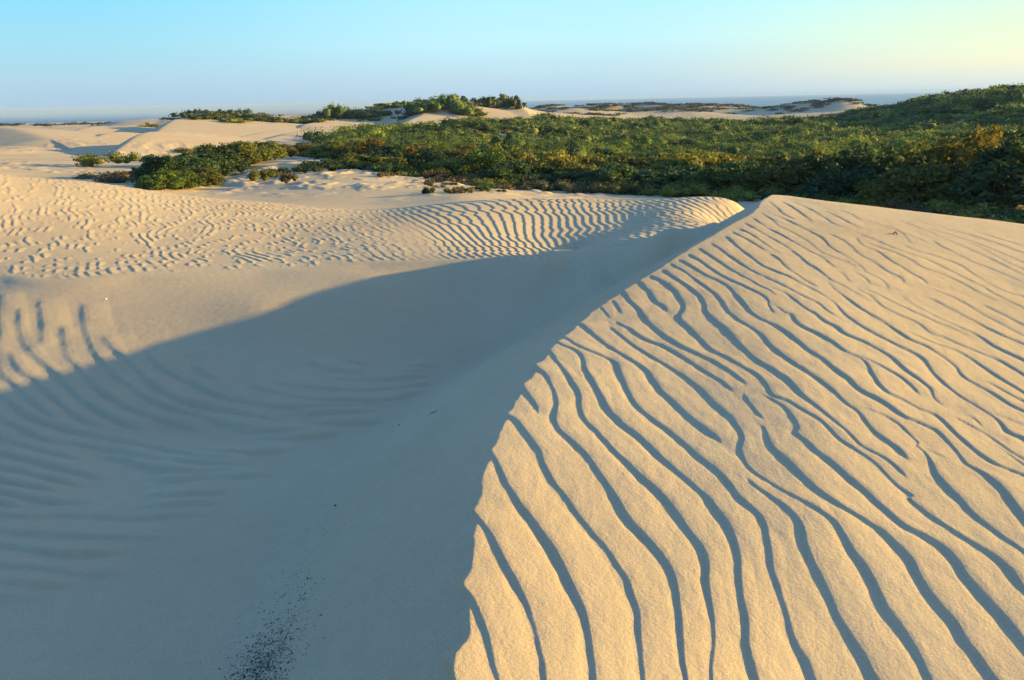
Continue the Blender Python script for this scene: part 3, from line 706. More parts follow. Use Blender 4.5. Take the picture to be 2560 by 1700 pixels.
def leaf_quads(P, Nrm, size, rs, aspect=1.6, up=0.0):
    """one small pointed face at each point, tilted at random round the given normal"""
    n = len(P)
    N = Nrm + rs.normal(0, 0.75, (n, 3)); N[:, 2] += up; N /= np.linalg.norm(N, axis=1)[:, None]
    a = rs.normal(0, 1, (n, 3)); Tn = np.cross(N, a); Tn /= np.linalg.norm(Tn, axis=1)[:, None]+1e-9; Bn = np.cross(N, Tn)
    s = (size*rs.uniform(0.6, 1.35, n))[:, None]
    v = np.stack([P-Tn*s*aspect*0.5, P+Bn*s*0.5-N*s*0.1, P+Tn*s*aspect*0.5, P-Bn*s*0.5-N*s*0.1], 1).reshape(-1, 3)
    return v, np.arange(n*4).reshape(-1, 4)

def blob_points(blobs, dens, rs, depth=0.35, low=-0.25):
    """points in the outer shell of ellipsoids (x,y,z,rx,rz), each shell broken into clumps"""
    P, N = [], []
    for (x, y, z, rx, rz) in blobs:
        k = max(12, int(dens*rx*(rx+rz)))
        d = rs.normal(0, 1, (k, 3)); d /= np.linalg.norm(d, axis=1)[:, None]; d = d[d[:, 2] > low]
        k = len(d)
        fr = 0.24*np.sin(d[:, 0]*7+x*3+y)*np.sin(d[:, 1]*6+y*2+1.3)*1.0 + 0.12*np.sin(d[:, 2]*11+x*5)
        rad = (1+fr)*(1-depth*rs.rand(k)**2.0)
        P.append(np.stack([x+d[:, 0]*rx*rad, y+d[:, 1]*rx*rad, z+d[:, 2]*rz*rad], -1)); N.append(d)
    return np.vstack(P), np.vstack(N)

def join(parts):
    vs, fs, o = [], [], 0
    for v, f in parts: vs.append(v); fs.append(f+o); o += len(v)
    return np.vstack(vs), np.vstack(fs)

def cores(blobs, k=0.8, nu=9, nv=6):
    """the dense twiggy inside of each clump, a lumpy ball"""
    th = np.arange(nu)*2*math.pi/nu; ph = np.linspace(-0.45*math.pi, 0.5*math.pi, nv); out = []
    T_, Q_ = np.meshgrid(th, ph); D_ = np.stack([np.cos(Q_)*np.cos(T_), np.cos(Q_)*np.sin(T_), np.sin(Q_)], -1).reshape(-1, 3)
    i = np.arange(nv-1)[:, None]*nu; j = np.arange(nu)[None]; j2 = (j+1) % nu
    F_ = np.stack([i+j, i+j2, i+nu+j2, i+nu+j], -1).reshape(-1, 4); o = 0
    for (x, y, z, rx, rz) in blobs:
        q = k*(1+0.16*np.sin(D_[:, 0]*7+x*3+y)*np.sin(D_[:, 1]*6+y*2+1.3)+0.08*np.sin(D_[:, 2]*11+x*5))
        out.append((np.stack([x+D_[:, 0]*rx*q, y+D_[:, 1]*rx*q, z+D_[:, 2]*rz*q], -1), F_))
    return join(out)

def tube(p0, p1, r0, r1, k=5):
    p0 = np.array(p0, float); p1 = np.array(p1, float); d = p1-p0; d /= np.linalg.norm(d)
    a = np.cross(d, [0.3, 0.9, 0.1]); a /= np.linalg.norm(a); b_ = np.cross(d, a)
    th = np.arange(k)*2*math.pi/k; ring = np.cos(th)[:, None]*a+np.sin(th)[:, None]*b_
    v = np.vstack([p0+ring*r0, p1+ring*r1]); i = np.arange(k); j = (i+1) % k
    return v, np.stack([i, j, j+k, i+k], -1)
def shrub_meshes(kind, seed):
    """foliage and stem meshes of one shrub, about 3.4 m across and 2.6 m high"""
    rs = np.random.RandomState(seed); blobs = []; stems = []
    nb = dict(round=13, loose=15, spire=17, low=9)[kind]
    for i in range(nb):
        a = rs.uniform(0, 2*math.pi); q = rs.uniform(0.15, 1.0)**0.6
        if kind == 'round': x, y, z, rx, rz = q*1.15*math.cos(a), q*1.15*math.sin(a), 1.75-0.95*q*q+rs.uniform(-.2, .2), rs.uniform(.45, .75), rs.uniform(.35, .6)
        elif kind == 'loose': x, y, z, rx, rz = q*1.3*math.cos(a), q*1.3*math.sin(a), 1.6-0.7*q*q+rs.uniform(-.3, .4), rs.uniform(.32, .6), rs.uniform(.3, .55)
        elif kind == 'spire': x, y, z, rx, rz = q*1.2*math.cos(a), q*1.2*math.sin(a), 1.7-0.7*q+rs.uniform(-.3, .45), rs.uniform(.22, .42), rs.uniform(.5, .95)
        else: x, y, z, rx, rz = q*1.2*math.cos(a), q*1.2*math.sin(a), 0.35+rs.uniform(-.1, .1), rs.uniform(.35, .6), rs.uniform(.2, .4)
        blobs.append((x, y, z, rx, rz)); stems.append((x, y, z))
    if kind != 'low':
        for i in range(6):
            a = i*math.pi/3+rs.uniform(-.2, .2); blobs.append((1.15*math.cos(a), 1.15*math.sin(a), 0.6, .55, .55))
    P, N = blob_points(blobs, dict(round=620, loose=560, spire=640, low=500)[kind], rs)
    P = P[P[:, 2] > 0.02]; N = N[:len(P)]
    v, f = leaf_quads(P, N, dict(round=0.12, loose=0.11, spire=0.10, low=0.08)[kind], rs, 1.7 if kind != 'spire' else 2.4)
    if kind != 'spire': v, f = join([(v, f), cores(blobs, 0.6)])
    st = []
    for (x, y, z) in stems:
        m_ = (x*0.35+rs.uniform(-.1, .1), y*0.35+rs.uniform(-.1, .1), z*0.5)
        st.append(tube((x*0.08, y*0.08, -0.3), m_, 0.05, 0.035)); st.append(tube(m_, (x, y, z), 0.035, 0.012))
    sv, sf = join(st)
    return (v, f), (sv, sf)

protos = {}
for kind, seed in (('round', 1), ('round', 2), ('round', 3), ('loose', 4), ('loose', 5), ('spire', 6), ('spire', 7), ('low', 8), ('low', 9)):
    fo, st = shrub_meshes(kind, seed)
    k = sum(1 for q in protos if q[0] == kind)
    fo_o = mesh_from('foliage', *fo, None, link=False); fo_o.data.materials.append(None)
    st_o = mesh_from('stems', *st, BARK, link=False)
    protos[(kind, k)] = (fo_o, st_o)
ZUP = EYE
def shrub(kind, k, x, y, sx, sz, mat, label, group=None, cat='shrub', name='coastal_shrub', z=None, rot=None):
    root = bpy.data.objects.new(name, None); COL.objects.link(root)
    if z is None: z = float(land(np.array([x]), np.array([y]))[0][0])
    root.location = (x, y, z+ZUP-0.04); root.rotation_euler = (0, 0, random.uniform(0, 6.28) if rot is None else rot); root.scale = (sx, sx*random.uniform(0.85, 1.1), sz)
    root.empty_display_size = 0.3
    for o in protos[(kind, k)][:1 if kind == 'low' else 2]:
        c = o.copy(); COL.objects.link(c); c.parent = root
        if c.name.startswith('foliage'):
            c.material_slots[0].link = 'OBJECT'; c.material_slots[0].material = mat
    tag(root, label, cat, group)
    return root

def ordinal(n):
    w = ['first', 'second', 'third', 'fourth', 'fifth', 'sixth', 'seventh', 'eighth', 'ninth', 'tenth', 'eleventh', 'twelfth', 'thirteenth', 'fourteenth', 'fifteenth', 'sixteenth', 'seventeenth', 'eighteenth', 'nineteenth', 'twentieth']
    return w[n] if n < 20 else 'twenty-'+w[n-20] if n < 29 else str(n+1)+'th'

TONE = {'dark': (L_DARK, 'dark green'), 'olive': (L_OLIVE, 'olive green'), 'gold': (L_GOLD, 'golden yellow'), 'green': (L_GREEN, 'fresh green'), 'brown': (L_BROWN, 'brownish')}
# --- thicket, nearest rows: every shrub its own thing
def front_r(az):                                           # distance of the thicket's front edge by azimuth (deg)
    return np.interp(az, [-16, -12, -8, -3, 3, 10, 18, 26, 34], [62, 56, 51, 47, 45, 43.5, 40, 35, 29])
row = 0; rows = []
rs = np.random.RandomState(11)
for k in range(9):
    off = k*3.1
    az = -16.0+rs.uniform(0, 2)
    lst = []
    while az < 37:
        rr_ = front_r(az)+off+rs.uniform(-1.1, 1.1)
        left = np.interp(rr_, [45, 50, 56, 66, 80], [-8.5, -10.6, -11.3, -11.8, -12.5])
        if az > left: lst.append((az, rr_))
        az += math.degrees((2.9+0.05*k)/rr_)*rs.uniform(0.85, 1.15)
    rows.append(lst)
n_ind = 0
for k, lst in enumerate(rows):
    cnt = {}
    for (az, rr_) in lst:
        x, y = rr_*math.sin(math.radians(az)), rr_*math.cos(math.radians(az))
        gold = vnoise(np.array([az/4.0+3]), np.array([k*0.5]), 91)[0] - abs(az-2)/30.0
        if az > 17: gold -= 0.1
        q = rs.rand()
        if k <= 1: tone = 'dark' if q < 0.55 else ('olive' if q < 0.85 else 'green')
        else: tone = 'gold' if (gold+0.55*q > 0.25 and k < 5) else ('olive' if q < 0.35 else ('green' if q < 0.62 else ('dark' if q < 0.93 else 'brown')))
        if -9 < az < 13 and k in (2, 3): tone = 'gold' if q < 0.62 else 'olive'  # gold is part species, part sunlight on the hedge tops put into leaf colour
        if 21 < az < 31 and 2 <= k <= 4: tone = 'gold' if q < 0.4 else 'olive'
        kind = 'spire' if ((az > 19 and q < 0.6) or q > 0.9) else ('loose' if q < 0.45 else 'round')
        kk = rs.randint(3) if kind == 'round' else rs.randint(2)
        sx = rs.uniform(0.95, 1.35); sz = rs.uniform(0.75, 1.05)*np.interp(az, [-16, -8, 5, 20, 34], [0.75, 0.9, 1.0, 1.12, 1.15])
        if k == 0: sz *= 0.75
        if k == 1: sz *= 0.88
        if k in (2, 3): sz *= 1.12
        nm = TONE[tone][1]
        cnt[tone] = cnt.get(tone, -1)+1
        if k < 3: lab, grp = f"{ordinal(cnt[tone])} {nm} shrub from the left in the thicket's {ordinal(k)} row behind the dunes", f"{ordinal(k)} row shrubs of the thicket"
        else: lab, grp = f"{nm} shrub among many alike in the middle of the dense thicket", f"{nm} shrubs in the middle of the thicket"
        shrub(kind, kk, x, y, sx, sz, TONE[tone][0], lab, grp)
        n_ind += 1
print('thicket shrubs', n_ind)

# --- shrubs standing apart: (photo x, y at the foot, kind, tone, width scale, height scale, label)
APART = [
    (380, 428, 'loose', 'dark', 1.0, 0.75, "dark green shrub at the left end of the big clump behind the left dune"),
    (370, 438, 'loose', 'green', 0.6, 0.42, "light green leafy shrub in front of the clump's left end, on the dune skyline"),
    (420, 436, 'loose', 'green', 0.6, 0.42, "light green leafy shrub low in the middle front of the left clump"),
    (465, 430, 'loose', 'olive', 0.75, 0.45, "yellow-green shrub at the front right of the left clump"),
    (425, 418, 'round', 'dark', 1.25, 0.75, "dark rounded shrub in the middle of the left clump"),
    (470, 412, 'round', 'dark', 1.2, 0.75, "dark rounded shrub in the left clump beside the bare sand bank"),
    (510, 405, 'round', 'dark', 1.1, 0.8, "dark shrub in the left clump against the foot of the bare sand bank"),
    (500, 388, 'round', 'dark', 1.3, 0.82, "tall dark shrub at the back of the left clump"),
    (540, 388, 'loose', 'olive', 1.2, 0.85, "olive shrub behind the bare sand bank, next to the tall dark one"),
    (575, 378, 'loose', 'olive', 1.2, 0.85, "olive shrub in the middle of the row behind the sand bank"),
    (612, 370, 'loose', 'olive', 1.2, 0.75, "yellow-topped shrub in the row behind the sand bank"),
    (645, 364, 'loose', 'gold', 1.2, 0.6, "golden low shrub at the right end of the row behind the sand bank"),
    (490, 350, 'low', 'olive', 2.6, 0.9, "low olive shrub with a thin tail pointing left, on the far flat sand"),
    (450, 353, 'low', 'olive', 2.0, 0.45, "thin low olive shrub at the tail end on the far flat sand"),
    (700, 358, 'loose', 'gold', 1.3, 0.6, "golden low shrub left of the thicket's corner, on the sand crest"),
    (735, 362, 'loose', 'olive', 1.3, 0.6, "olive low shrub touching the thicket's left corner"),
    (252, 383, 'low', 'olive', 1.7, 1.3, "lone low green shrub on the flat sand at left, casting a long shadow"),
    (600, 420, 'low', 'olive', 0.5, 0.9, "small reddish green shrub at the left end of the tuft line on the sand bank"),
    (622, 412, 'low', 'brown', 0.45, 0.6, "small brown shrub in the tuft line on the sand bank"),
    (642, 404, 'low', 'dark', 0.5, 0.6, "small dark shrub in the tuft line on the sand bank"),
    (668, 400, 'low', 'olive', 0.5, 0.6, "small olive shrub right of the dark tuft on the sand bank"),
    (668, 424, 'low', 'brown', 0.35, 0.8, "lone round grey-brown shrub in front of the tuft line on the sand"),
    (710, 400, 'low', 'dark', 0.6, 0.7, "small dark shrub near the thicket's left foot"),
    (740, 396, 'low', 'dark', 0.9, 1.0, "dark bushy shrub against the thicket's left foot"),
    (250, 412, 'low', 'brown', 1.3, 0.5, "flat brown shrub on the skyline left of the big clump"),
    (290, 415, 'low', 'brown', 1.3, 0.6, "flat brown shrub between the big clump and the dune skyline"),
    (325, 420, 'low', 'brown', 1.5, 0.8, "flat brown shrub touching the big clump's left end"),
    (875, 397, 'low', 'brown', 0.6, 0.6, "small brown tuft at the top edge of the blown sand below the thicket"),
    (950, 398, 'low', 'brown', 0.7, 0.6, "brown tuft right of centre on the top edge of the blown sand"),
    (1002, 402, 'low', 'brown', 0.9, 0.9, "reddish brown tuft at the thicket foot above the blown sand"),
    (1118, 424, 'low', 'dark', 0.5, 0.5, "small dark tuft alone on the pale sand at the thicket foot"),
    (1615, -30, 'low', 'dark', 0.6, 0.5, "small dark green tuft on the skyline of the rippled hump, near the dune peak"),
    (1680, -31, 'low', 'dark', 0.35, 0.4, "tiny dark tuft just left of the dune peak"),
    (1312, 299, 'low', 'dark', 1.2, 1.2, "small dark shrub alone on the far sand ridge at centre"),
]
pts = hit([a[0] for a in APART], [max(a[1], 300) for a in APART])
for k, a in enumerate(APART):
    if a[1] < 0:
        q = at_r(a[0], 460, -a[1]); pts[k] = (q[0], q[1], land(q[:1], q[1:2])[0][0])
for a, p in zip(APART, pts):
    nk = 3 if a[2] == 'round' else 2
    shrub(a[2], random.randrange(nk), p[0], p[1], a[4], a[5], TONE[a[3]][0], a[6], None, z=p[2])
# low plants in front of the thicket, behind the hump's skyline
for i, az in enumerate(np.arange(-8.5, 37, 1.15)):
    rr_ = front_r(az)-rs.uniform(1.8, 4.6); q = rs.rand()
    tone = 'brown' if q < 0.35 else ('olive' if q < 0.65 else ('green' if q < 0.8 else 'dark'))
    x, y = rr_*math.sin(math.radians(az)), rr_*math.cos(math.radians(az))
    shrub('low', rs.randint(2), x, y, rs.uniform(0.6, 1.1), rs.uniform(0.5, 0.9), TONE[tone][0], f"{ordinal(i)} low {TONE[tone][1]} plant from the left along the thicket's foot", "low plants along the foot of the thicket", cat='low plant', name='low_plant')

# small tufts scattered on the pale blown sand at the thicket foot
rs = np.random.RandomState(77); nt_ = 0
tx_ = np.concatenate([rs.uniform(980, 1160, 34), rs.uniform(860, 1000, 10)]); ty_ = np.concatenate([rs.uniform(404, 448, 34), rs.uniform(394, 410, 10)])
for q in hit(tx_, ty_):
    if math.hypot(q[0], q[1]) < 24: continue
    shrub('low', rs.randint(2), q[0], q[1], rs.uniform(0.10, 0.26), rs.uniform(0.2, 0.5), L_BROWN if rs.rand() < 0.6 else L_DARK, "tiny brownish tuft among the scattered tufts on pale sand at the thicket foot", "tiny tufts on the pale sand", cat='tuft', name='grass_tuft', z=q[2])

# --- the rest of the thicket, a mass nobody could count
def mass(name, label, cat, pts_r, mat, size_k, dens_k, rx_rng, rz_rng, seed, kind='stuff', low=-0.1):
    rs = np.random.RandomState(seed); blobs = []; VS = []; FS = []; off = 0
    for (x, y) in pts_r:
        rx = rs.uniform(*rx_rng); rz = rs.uniform(*rz_rng)
        if name == 'thicket': nz = 1+float(vnoise(np.array([x/8.0]), np.array([y/6.0]), 131)[0]); rz *= 0.35+0.72*nz; rx *= 0.8+0.25*nz
        blobs.append((x, y, rx, rz))
    B_ = np.array(blobs); z = land(B_[:, 0], B_[:, 1])[0]
    for (x, y, rx, rz), zz in zip(blobs, z):
        r_ = math.hypot(x, y); size = size_k*r_
        sub = [(x+rs.normal(0, rx*.45), y+rs.normal(0, rx*.45), zz+rz*rs.uniform(.15, .62), rx*rs.uniform(.35, .75), rz*rs.uniform(.22, .42)) for _ in range(6)]
        P, N = blob_points(sub, dens_k/(size*size), rs, 0.3, low)
        v, f = join([leaf_quads(P, N, size, rs, 1.5), cores(sub, 0.56, 8, 5)])
        VS.append(v); FS.append(f+off); off += len(v)
    v = np.vstack(VS); v[:, 2] += ZUP; f = np.vstack(FS)
    o = mesh_from(name, v, f, mat)
    tag(o, label, cat, kind=kind); print(name, len(f))
    return o
rs = np.random.RandomState(21); P_ = []
for _ in range(60000):
    az = rs.uniform(-16, 40); rr_ = math.sqrt(rs.uniform(60**2, 265**2))
    if rr_ < front_r(az)+9*3.1-2: continue
    lim = np.interp(rr_, [60, 80, 110, 140, 170, 200, 225, 265], [-11.3, -12.2, -12.4, -11.0, -7.5, -1, 4, 14])
    if az < lim: continue
    x, y = rr_*math.sin(math.radians(az)), rr_*math.cos(math.radians(az))
    if vnoise(np.array([x/14]), np.array([y/14]), 95)[0] > 0.62 and rr_ < 150: continue   # small clearings
    P_.append((x, y))
P_ = np.array(P_); keep = []; cell = {}
for (x, y) in P_:                                          # spacing about 3.2 m
    k = (int(x/3.0), int(y/3.4))
    if k in cell: continue
    cell[k] = 1; keep.append((x, y))
print('mass blobs', len(keep))
mass('thicket', "dense green coastal thicket spreading behind the dunes towards the right hill", 'thicket', keep, L_MASS, 0.0013, 0.80, (1.8, 3.6), (1.0, 2.3), 31)
# scrub on the right hand hill
P_ = []; cell = {}
for _ in range(40000):
    az = rs.uniform(13.5, 42); rr_ = rs.uniform(225, 420)
    if az < np.interp(rr_, [225, 260, 300, 420], [12, 19.0, 20.5, 24]): continue
    x, y = rr_*math.sin(math.radians(az)), rr_*math.cos(math.radians(az)); k = (int(x/5), int(y/6))
    if vnoise(np.array([x/16.0]), np.array([y/11.0]), 141)[0] > 0.5 and rr_ > 262: continue
    if k in cell: continue
    cell[k] = 1; P_.append((x, y))
mass('hill_scrub', "dark wind-clipped scrub covering the hill at the far right", 'scrub', P_, L_FAR, 0.0015, 0.36, (2.8, 4.8), (0.8, 1.7), 32)
# scattered scrub on the foredunes before the sea
P_ = []
for (hx, hy, hw, hd, hh) in HUMPS:
    if math.hypot(hx, hy) < 400: continue
    for _ in range(int(hw*1.3)):
        P_.append((hx+rs.normal(0, hw*.55), hy+rs.normal(0, hd*.5)))
mass('foredune_scrub', "grey-green scrub scattered on the pale foredunes before the sea", 'scrub', P_, L_FAR, 0.0015, 0.36, (2.5, 5.5), (0.4, 0.95), 33)

# --- scrub mounds on the far sand hills, each one a thing: (photo x, y at the foot, distance, half width m, height m, lumps, label)
MOUNDS = [
    (1022, 266, 222, 9.5, 5.0, 26, "largest dark scrub mound right of centre on the far sand hill, spilling down its slope"),
    (1062, 262, 232, 5.0, 3.6, 9, "brownish scrub mound on the sand slope just right of the largest one"),
    (1148, 256, 240, 6.0, 4.8, 16, "rounded dark scrub mound at the right end of the far sand hill"),
    (1085, 247, 262, 5.0, 2.6, 8, "small dark scrub mound on the skyline between the two large ones"),
    (1010, 246, 270, 8.0, 2.8, 12, "olive scrub mound on the hilltop behind the largest one"),
    (920, 245, 280, 9.0, 2.2, 12, "low dark scrub strip on the skyline left of the largest mound"),
    (870, 246, 290, 7.0, 1.9, 8, "thin dark scrub patch at the left end of the skyline strip"),
    (760, 276, 225, 12.0, 4.6, 26, "wide dark scrub mound left of centre on the far hill"),
    (850, 272, 228, 9.5, 2.8, 14, "grey-brown scrub tail right of the wide left mound"),
    (810, 262, 250, 10.0, 2.4, 12, "low scrub ridge behind the wide left mound"),
    (560, 292, 200, 11.0, 1.9, 12, "left part of the long low scrub band across the far sand"),
    (650, 289, 205, 11.0, 2.2, 12, "middle part of the long low scrub band across the far sand"),
    (480, 298, 190, 7.5, 1.7, 8, "pointed left tip of the long low scrub band"),
    (545, 272, 330, 11.0, 3.0, 10, "grey scrub mound on the skyline above the long low band"),
    (503, 270, 335, 5.0, 2.8, 6, "small round scrub mound left of the skyline mound above the band"),
    (443, 266, 335, 8.0, 2.6, 9, "dark scrub cap on the pale dune at the left skyline"),
    (325, 290, 240, 5.0, 2.6, 8, "dark scrub on the lee of the pale dune at left"),
    (355, 279, 265, 5.0, 2.2, 7, "thin scrub climbing the pale dune at left"),
    (60, 292, 430, 30.0, 1.6, 14, "thin dark scrub line on the horizon at far left"),
    (180, 283, 460, 22.0, 1.2, 22, "thin scrub line on the left horizon, second from the edge"),
    (255, 277, 460, 14.0, 1.5, 16, "thin scrub line on the horizon beside the pale dune"),
    (1375, 268, 400, 9.0, 1.6, 8, "low dark scrub patch on the sand before the foredunes"),
    (1585, 276, 250, 9.0, 2.6, 12, "rounded dark scrub mound standing above the thicket's far edge"),
    (1670, 276, 255, 5.0, 2.2, 7, "small round scrub mound right of the one above the thicket's far edge"),
]
for (px, py, r_, hw, h, nb, lab) in MOUNDS:
    c = at_r(px, py, r_); tx, ty = c[1]/r_, -c[0]/r_
    rs = np.random.RandomState(int(px)); bl = []
    for i in range(nb):
        u = rs.uniform(-1, 1); v_ = rs.uniform(-1, 1)*0.6
        hh = h*(1-0.75*abs(u)**1.6)*rs.uniform(.65, 1.0)
        x = c[0]+tx*u*hw+c[0]/r_*v_*hw*0.8; y = c[1]+ty*u*hw+c[1]/r_*v_*hw*0.8
        bl.append((x, y, hh, min(hw*0.40, 3.4)*rs.uniform(.7, 1.1)))
    bl = np.array(bl); z = land(bl[:, 0], bl[:, 1])[0]
    sub = []
    for (x, y, hh, rx), zz in zip(bl, z):
        sub.append((x, y, zz+hh*0.35, rx, hh*0.5))
        for _ in range(3): sub.append((x+rs.normal(0, rx*.6), y+rs.normal(0, rx*.6), zz+hh*rs.uniform(.3, .7), rx*.45, hh*.35))
    size = 0.0016*r_
    P, N = blob_points(sub, 0.75/(size*size), rs, 0.25, -0.1)
    v, f = join([leaf_quads(P, N, size, rs, 1.5), cores(sub, 0.66, 9, 5)]); zb = float(z.mean())+ZUP; v[:, 2] += ZUP; org = np.array([c[0], c[1], zb])
    root = mesh_from('scrub_mound', v-org, f, L_FAR if r_ > 300 or 'brown' in lab or 'grey' in lab else L_MASS); root.location = org
    tag(root, lab, 'scrub', 'scrub mounds on the far sand hills')

# ------------------------------------------------------------------ small things on the sand
def simple_mat(name, c, rough=0.8):
    m, nt, n, l, b = new_mat(name); b.inputs['Base Color'].default_value = (*c, 1); b.inputs['Roughness'].default_value = rough
    t = n.new("ShaderNodeTexNoise"); t.inputs['Scale'].default_value = 120; r_ = n.new("ShaderNodeValToRGB")
    r_.color_ramp.elements[0].color = (*[q*0.6 for q in c], 1); r_.color_ramp.elements[1].color = (*[min(1, q*1.3) for q in c], 1)
    l.new(t.outputs[0], r_.inputs[0]); l.new(r_.outputs[0], b.inputs['Base Color']); return m
DEB = simple_mat("dark_plant_litter", (0.035, 0.03, 0.028)); LEAFB = simple_mat("dry_leaf", (0.42, 0.22, 0.07)); SHELL = simple_mat("white_shell", (0.75, 0.68, 0.58), 0.4)
rs = np.random.RandomState(5)
trail = np.array([(585, 1640), (600, 1568), (610, 1510), (640, 1440), (680, 1370), (715, 1310), (740, 1240), (775, 1165), (850, 1060), (920, 980), (1000, 935)])
tp = hit(trail[:, 0], trail[:, 1])[:, :2]
wt = np.array([600, 900, 330, 130, 60, 34, 18, 22, 14, 10, 6]); sd_ = np.array([.10, .11, .12, .13, .14, .16, .17, .18, .22, .25, .3])
C_ = []
for k, (q, w_) in enumerate(zip(tp, wt)):
    nx_ = tp[min(k+1, len(tp)-1)]
    t = rs.rand(w_, 1); C_.append(q+(nx_-q)*t+rs.normal(0, sd_[k]*0.5, (w_, 2))*(1+0.8*rs.rand(w_, 1)**3))
C_ = np.vstack(C_); z = land(C_[:, 0], C_[:, 1])[0]
tet = np.array([[1, 0, 0], [-.5, .85, 0], [-.5, -.85, 0], [0, 0, .9]]); tf = np.array([[0, 2, 1], [0, 1, 3], [1, 2, 3], [2, 0, 3]])
V, F = [], []
for i, (q, zz) in enumerate(zip(C_, z)):
    s = rs.uniform(0.0013, 0.0032)*(1.6 if rs.rand() < 0.08 else 1); a = rs.uniform(0, 6.28); c, sn = math.cos(a), math.sin(a)
    v = tet*[s*rs.uniform(1, 1.8), s, s*0.7]; v = np.stack([v[:, 0]*c-v[:, 1]*sn, v[:, 0]*sn+v[:, 1]*c, v[:, 2]], -1)
    V.append(v+[q[0], q[1], zz+EYE+0.0005]); F.append(tf+4*i)
tag(mesh_from('plant_litter', np.vstack(V), np.vstack(F), DEB), "dark specks of plant litter gathered in the shaded hollow below the dune crest", 'litter', kind='stuff')
def pebble(name, px, py, s, mat, label, cat, flat=0.5, seed=0):
    import bmesh
    p = hit([px], [py])[0]; bm = bmesh.new(); bmesh.ops.create_icosphere(bm, subdivisions=2, radius=1)
    r_ = random.Random(seed)
    for v in bm.verts:
        k = 1+0.25*math.sin(v.co.x*3+seed)*math.cos(v.co.y*4+v.co.z*2)+r_.uniform(-.06, .06); v.co = v.co*k; v.co.z *= flat
    me = bpy.data.meshes.new(name); bm.to_mesh(me); bm.free(); me.materials.append(mat)
    o = bpy.data.objects.new(name, me); COL.objects.link(o); o.scale = (s, s*0.7, s); o.rotation_euler = (0, 0, seed); o.location = (p[0], p[1], p[2]+EYE+s*flat*0.4)
    tag(o, label, cat)
pebble('pebble', 773, 1166, 0.0065, DEB, "dark pebble alone in the shaded hollow above the litter", 'pebble', 0.7, 1)
pebble('pebble', 709, 1334, 0.005, DEB, "dark pebble at the upper end of the litter in the shaded hollow", 'pebble', 0.7, 2)
pebble('pebble', 920, 980, 0.005, DEB, "tiny dark pebble farther up the shaded hollow, left of the twig", 'pebble', 0.6, 3)
pebble('shell', 244, 690, 0.014, SHELL, "small white shell on the sunlit bank at left", 'shell', 0.4, 4)
def twig(px, py, L_, ang, mat, label):
    p = hit([px], [py])[0]; c, s = math.cos(ang), math.sin(ang)
    parts = [tube((-L_/2, 0, .003), (0, L_*.06, .008), .0022, .002), tube((0, L_*.06, .008), (L_/2, 0, .004), .002, .001), tube((L_*.05, L_*.05, .007), (L_*.3, L_*.2, .012), .0015, .0008)]
    v, f = join(parts); v = np.stack([v[:, 0]*c-v[:, 1]*s, v[:, 0]*s+v[:, 1]*c, v[:, 2]], -1)
    o = mesh_from('twig', v, f, mat); o.location = (p[0], p[1], p[2]+EYE); tag(o, label, 'twig')
twig(1004, 952, 0.07, 0.6, DEB, "thin dark twig lying in the shaded hollow below the crest")
# dry leaf half buried on the windward slope
px, py = (2000+1000/4.216)/DS, (480+442/4.216)/DS
p = hit([px], [py])[0]
u = np.linspace(-1, 1, 13); w_ = np.linspace(-1, 1, 5)
UU, WW = np.meshgrid(u, w_, indexing='ij')
X = UU*0.035; Y = WW*0.014*(1-UU**2*0.85)*(1+0.3*np.sin(UU*9)); Zc = 0.006+0.008*np.sin(UU*5+1)+0.012*WW*WW-0.02*UU**2
v = np.stack([X, Y, Zc], -1).reshape(-1, 3); i = np.arange(12)[:, None]*5; j = np.arange(4)[None]
f = np.stack([i+j, i+5+j, i+6+j, i+1+j], -1).reshape(-1, 4)
lf = mesh_from('dry_leaf', v, f, LEAFB); lf.location = (p[0], p[1], p[2]+EYE); lf.rotation_euler = (0, 0, -0.25)
md = lf.modifiers.new('thick', 'SOLIDIFY'); md.thickness = 0.002
tag(lf, "curled brown dry leaf lying on the sunlit rippled slope at upper right", 'leaf')

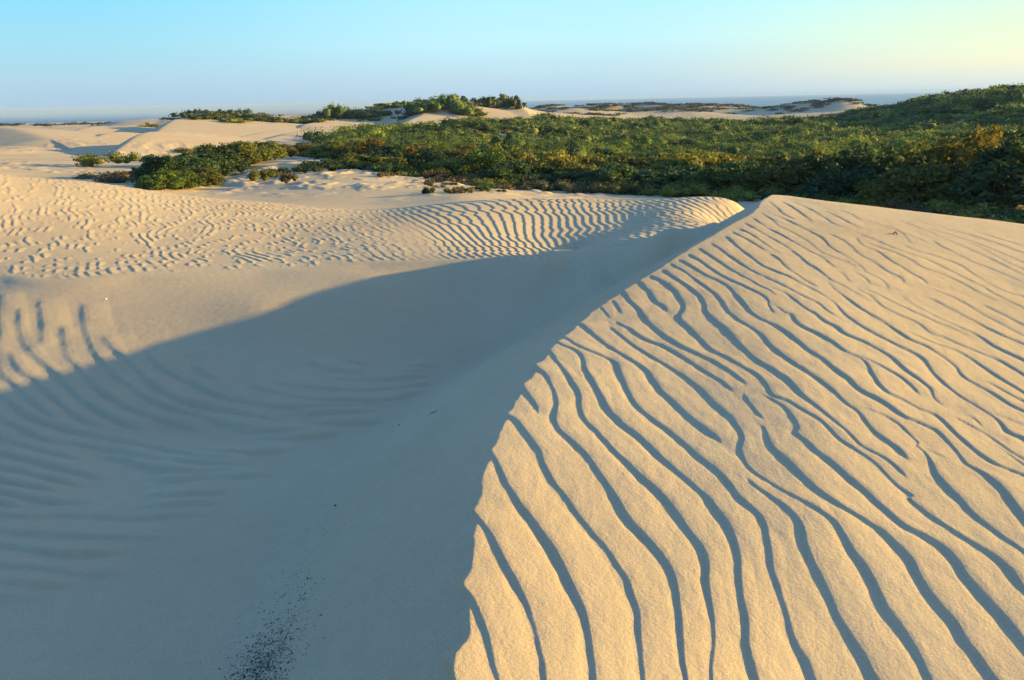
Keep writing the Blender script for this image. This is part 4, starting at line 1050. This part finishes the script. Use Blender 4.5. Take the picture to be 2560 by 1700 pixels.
# surf: broken white lines where the sea meets the shore
FOAM = simple_mat("foam", (0.85, 0.87, 0.88), 0.6)
rs = np.random.RandomState(9); V, F, o_ = [], [], 0
for k in range(46):
    r_ = rs.choice([915, 930, 950, 975, 1005, 1050])+rs.uniform(-8, 8); a0 = math.radians(rs.choice([-2.0, 3, 9, 11, 12.5, 14, 18, 24])+rs.normal(0, 1.6)); ln = rs.uniform(0.006, 0.03)
    t = np.linspace(0, 1, 14); w_ = (rs.uniform(2.5, 7)*np.sin(t*math.pi)**0.6)*(1+0.5*np.sin(t*17+k)); a_ = a0+ln*(t-0.5); rc = r_+5*np.sin(t*5+k)
    i_ = np.stack([(rc-w_)*np.sin(a_), (rc-w_)*np.cos(a_), np.full(14, 1.62)], -1); u_ = np.stack([(rc+w_)*np.sin(a_), (rc+w_)*np.cos(a_), np.full(14, 2.3)], -1)
    V.append(np.vstack([i_, u_])); j = np.arange(13); F.append(np.stack([j, j+1, j+15, j+14], -1)+o_); o_ += 28
tag(mesh_from('surf', np.vstack(V), np.vstack(F), FOAM), kind='structure')

# ------------------------------------------------------------------ haze
hm = bpy.data.materials.new("haze"); hm.use_nodes = True; hn = hm.node_tree.nodes; hn.clear()
ho = hn.new("ShaderNodeOutputMaterial"); hv = hn.new("ShaderNodeVolumePrincipled")
hv.inputs['Color'].default_value = (0.42, 0.60, 0.92, 1); hv.inputs['Density'].default_value = 0.00014
hm.node_tree.links.new(hv.outputs[0], ho.inputs['Volume'])
zb = float(sand.data.vertices[0].co.z); lo = -14.0; hi = EYE+14.0; R_ = 16000.0
hvx = [(x, y, z) for z in (lo, hi) for x, y in ((-R_, -R_), (R_, -R_), (R_, R_), (-R_, R_))]
hf = [(0, 3, 2, 1), (4, 5, 6, 7), (0, 1, 5, 4), (1, 2, 6, 5), (2, 3, 7, 6), (3, 0, 4, 7)]
hz = mesh_from('haze', hvx, hf, hm); tag(hz, "thin pale sea haze over the dunes and the coast", 'haze', kind='stuff')

fm = hm.copy(); fm.name = "fog"; fm.node_tree.nodes[1].inputs['Density'].default_value = 0.0016
fm.node_tree.nodes['Principled Volume'].inputs['Color'].default_value = (0.42, 0.58, 0.84, 1)
fv = [(x, y, z) for z in (-13.0, EYE+1.0) for x, y in ((-9000, 1000), (-60, 1000), (-540, 9000), (-9000, 9000))]
tag(mesh_from('fog_bank', fv, hf, fm), "pale fog bank lying over the sea at the far left horizon", 'fog', kind='stuff')
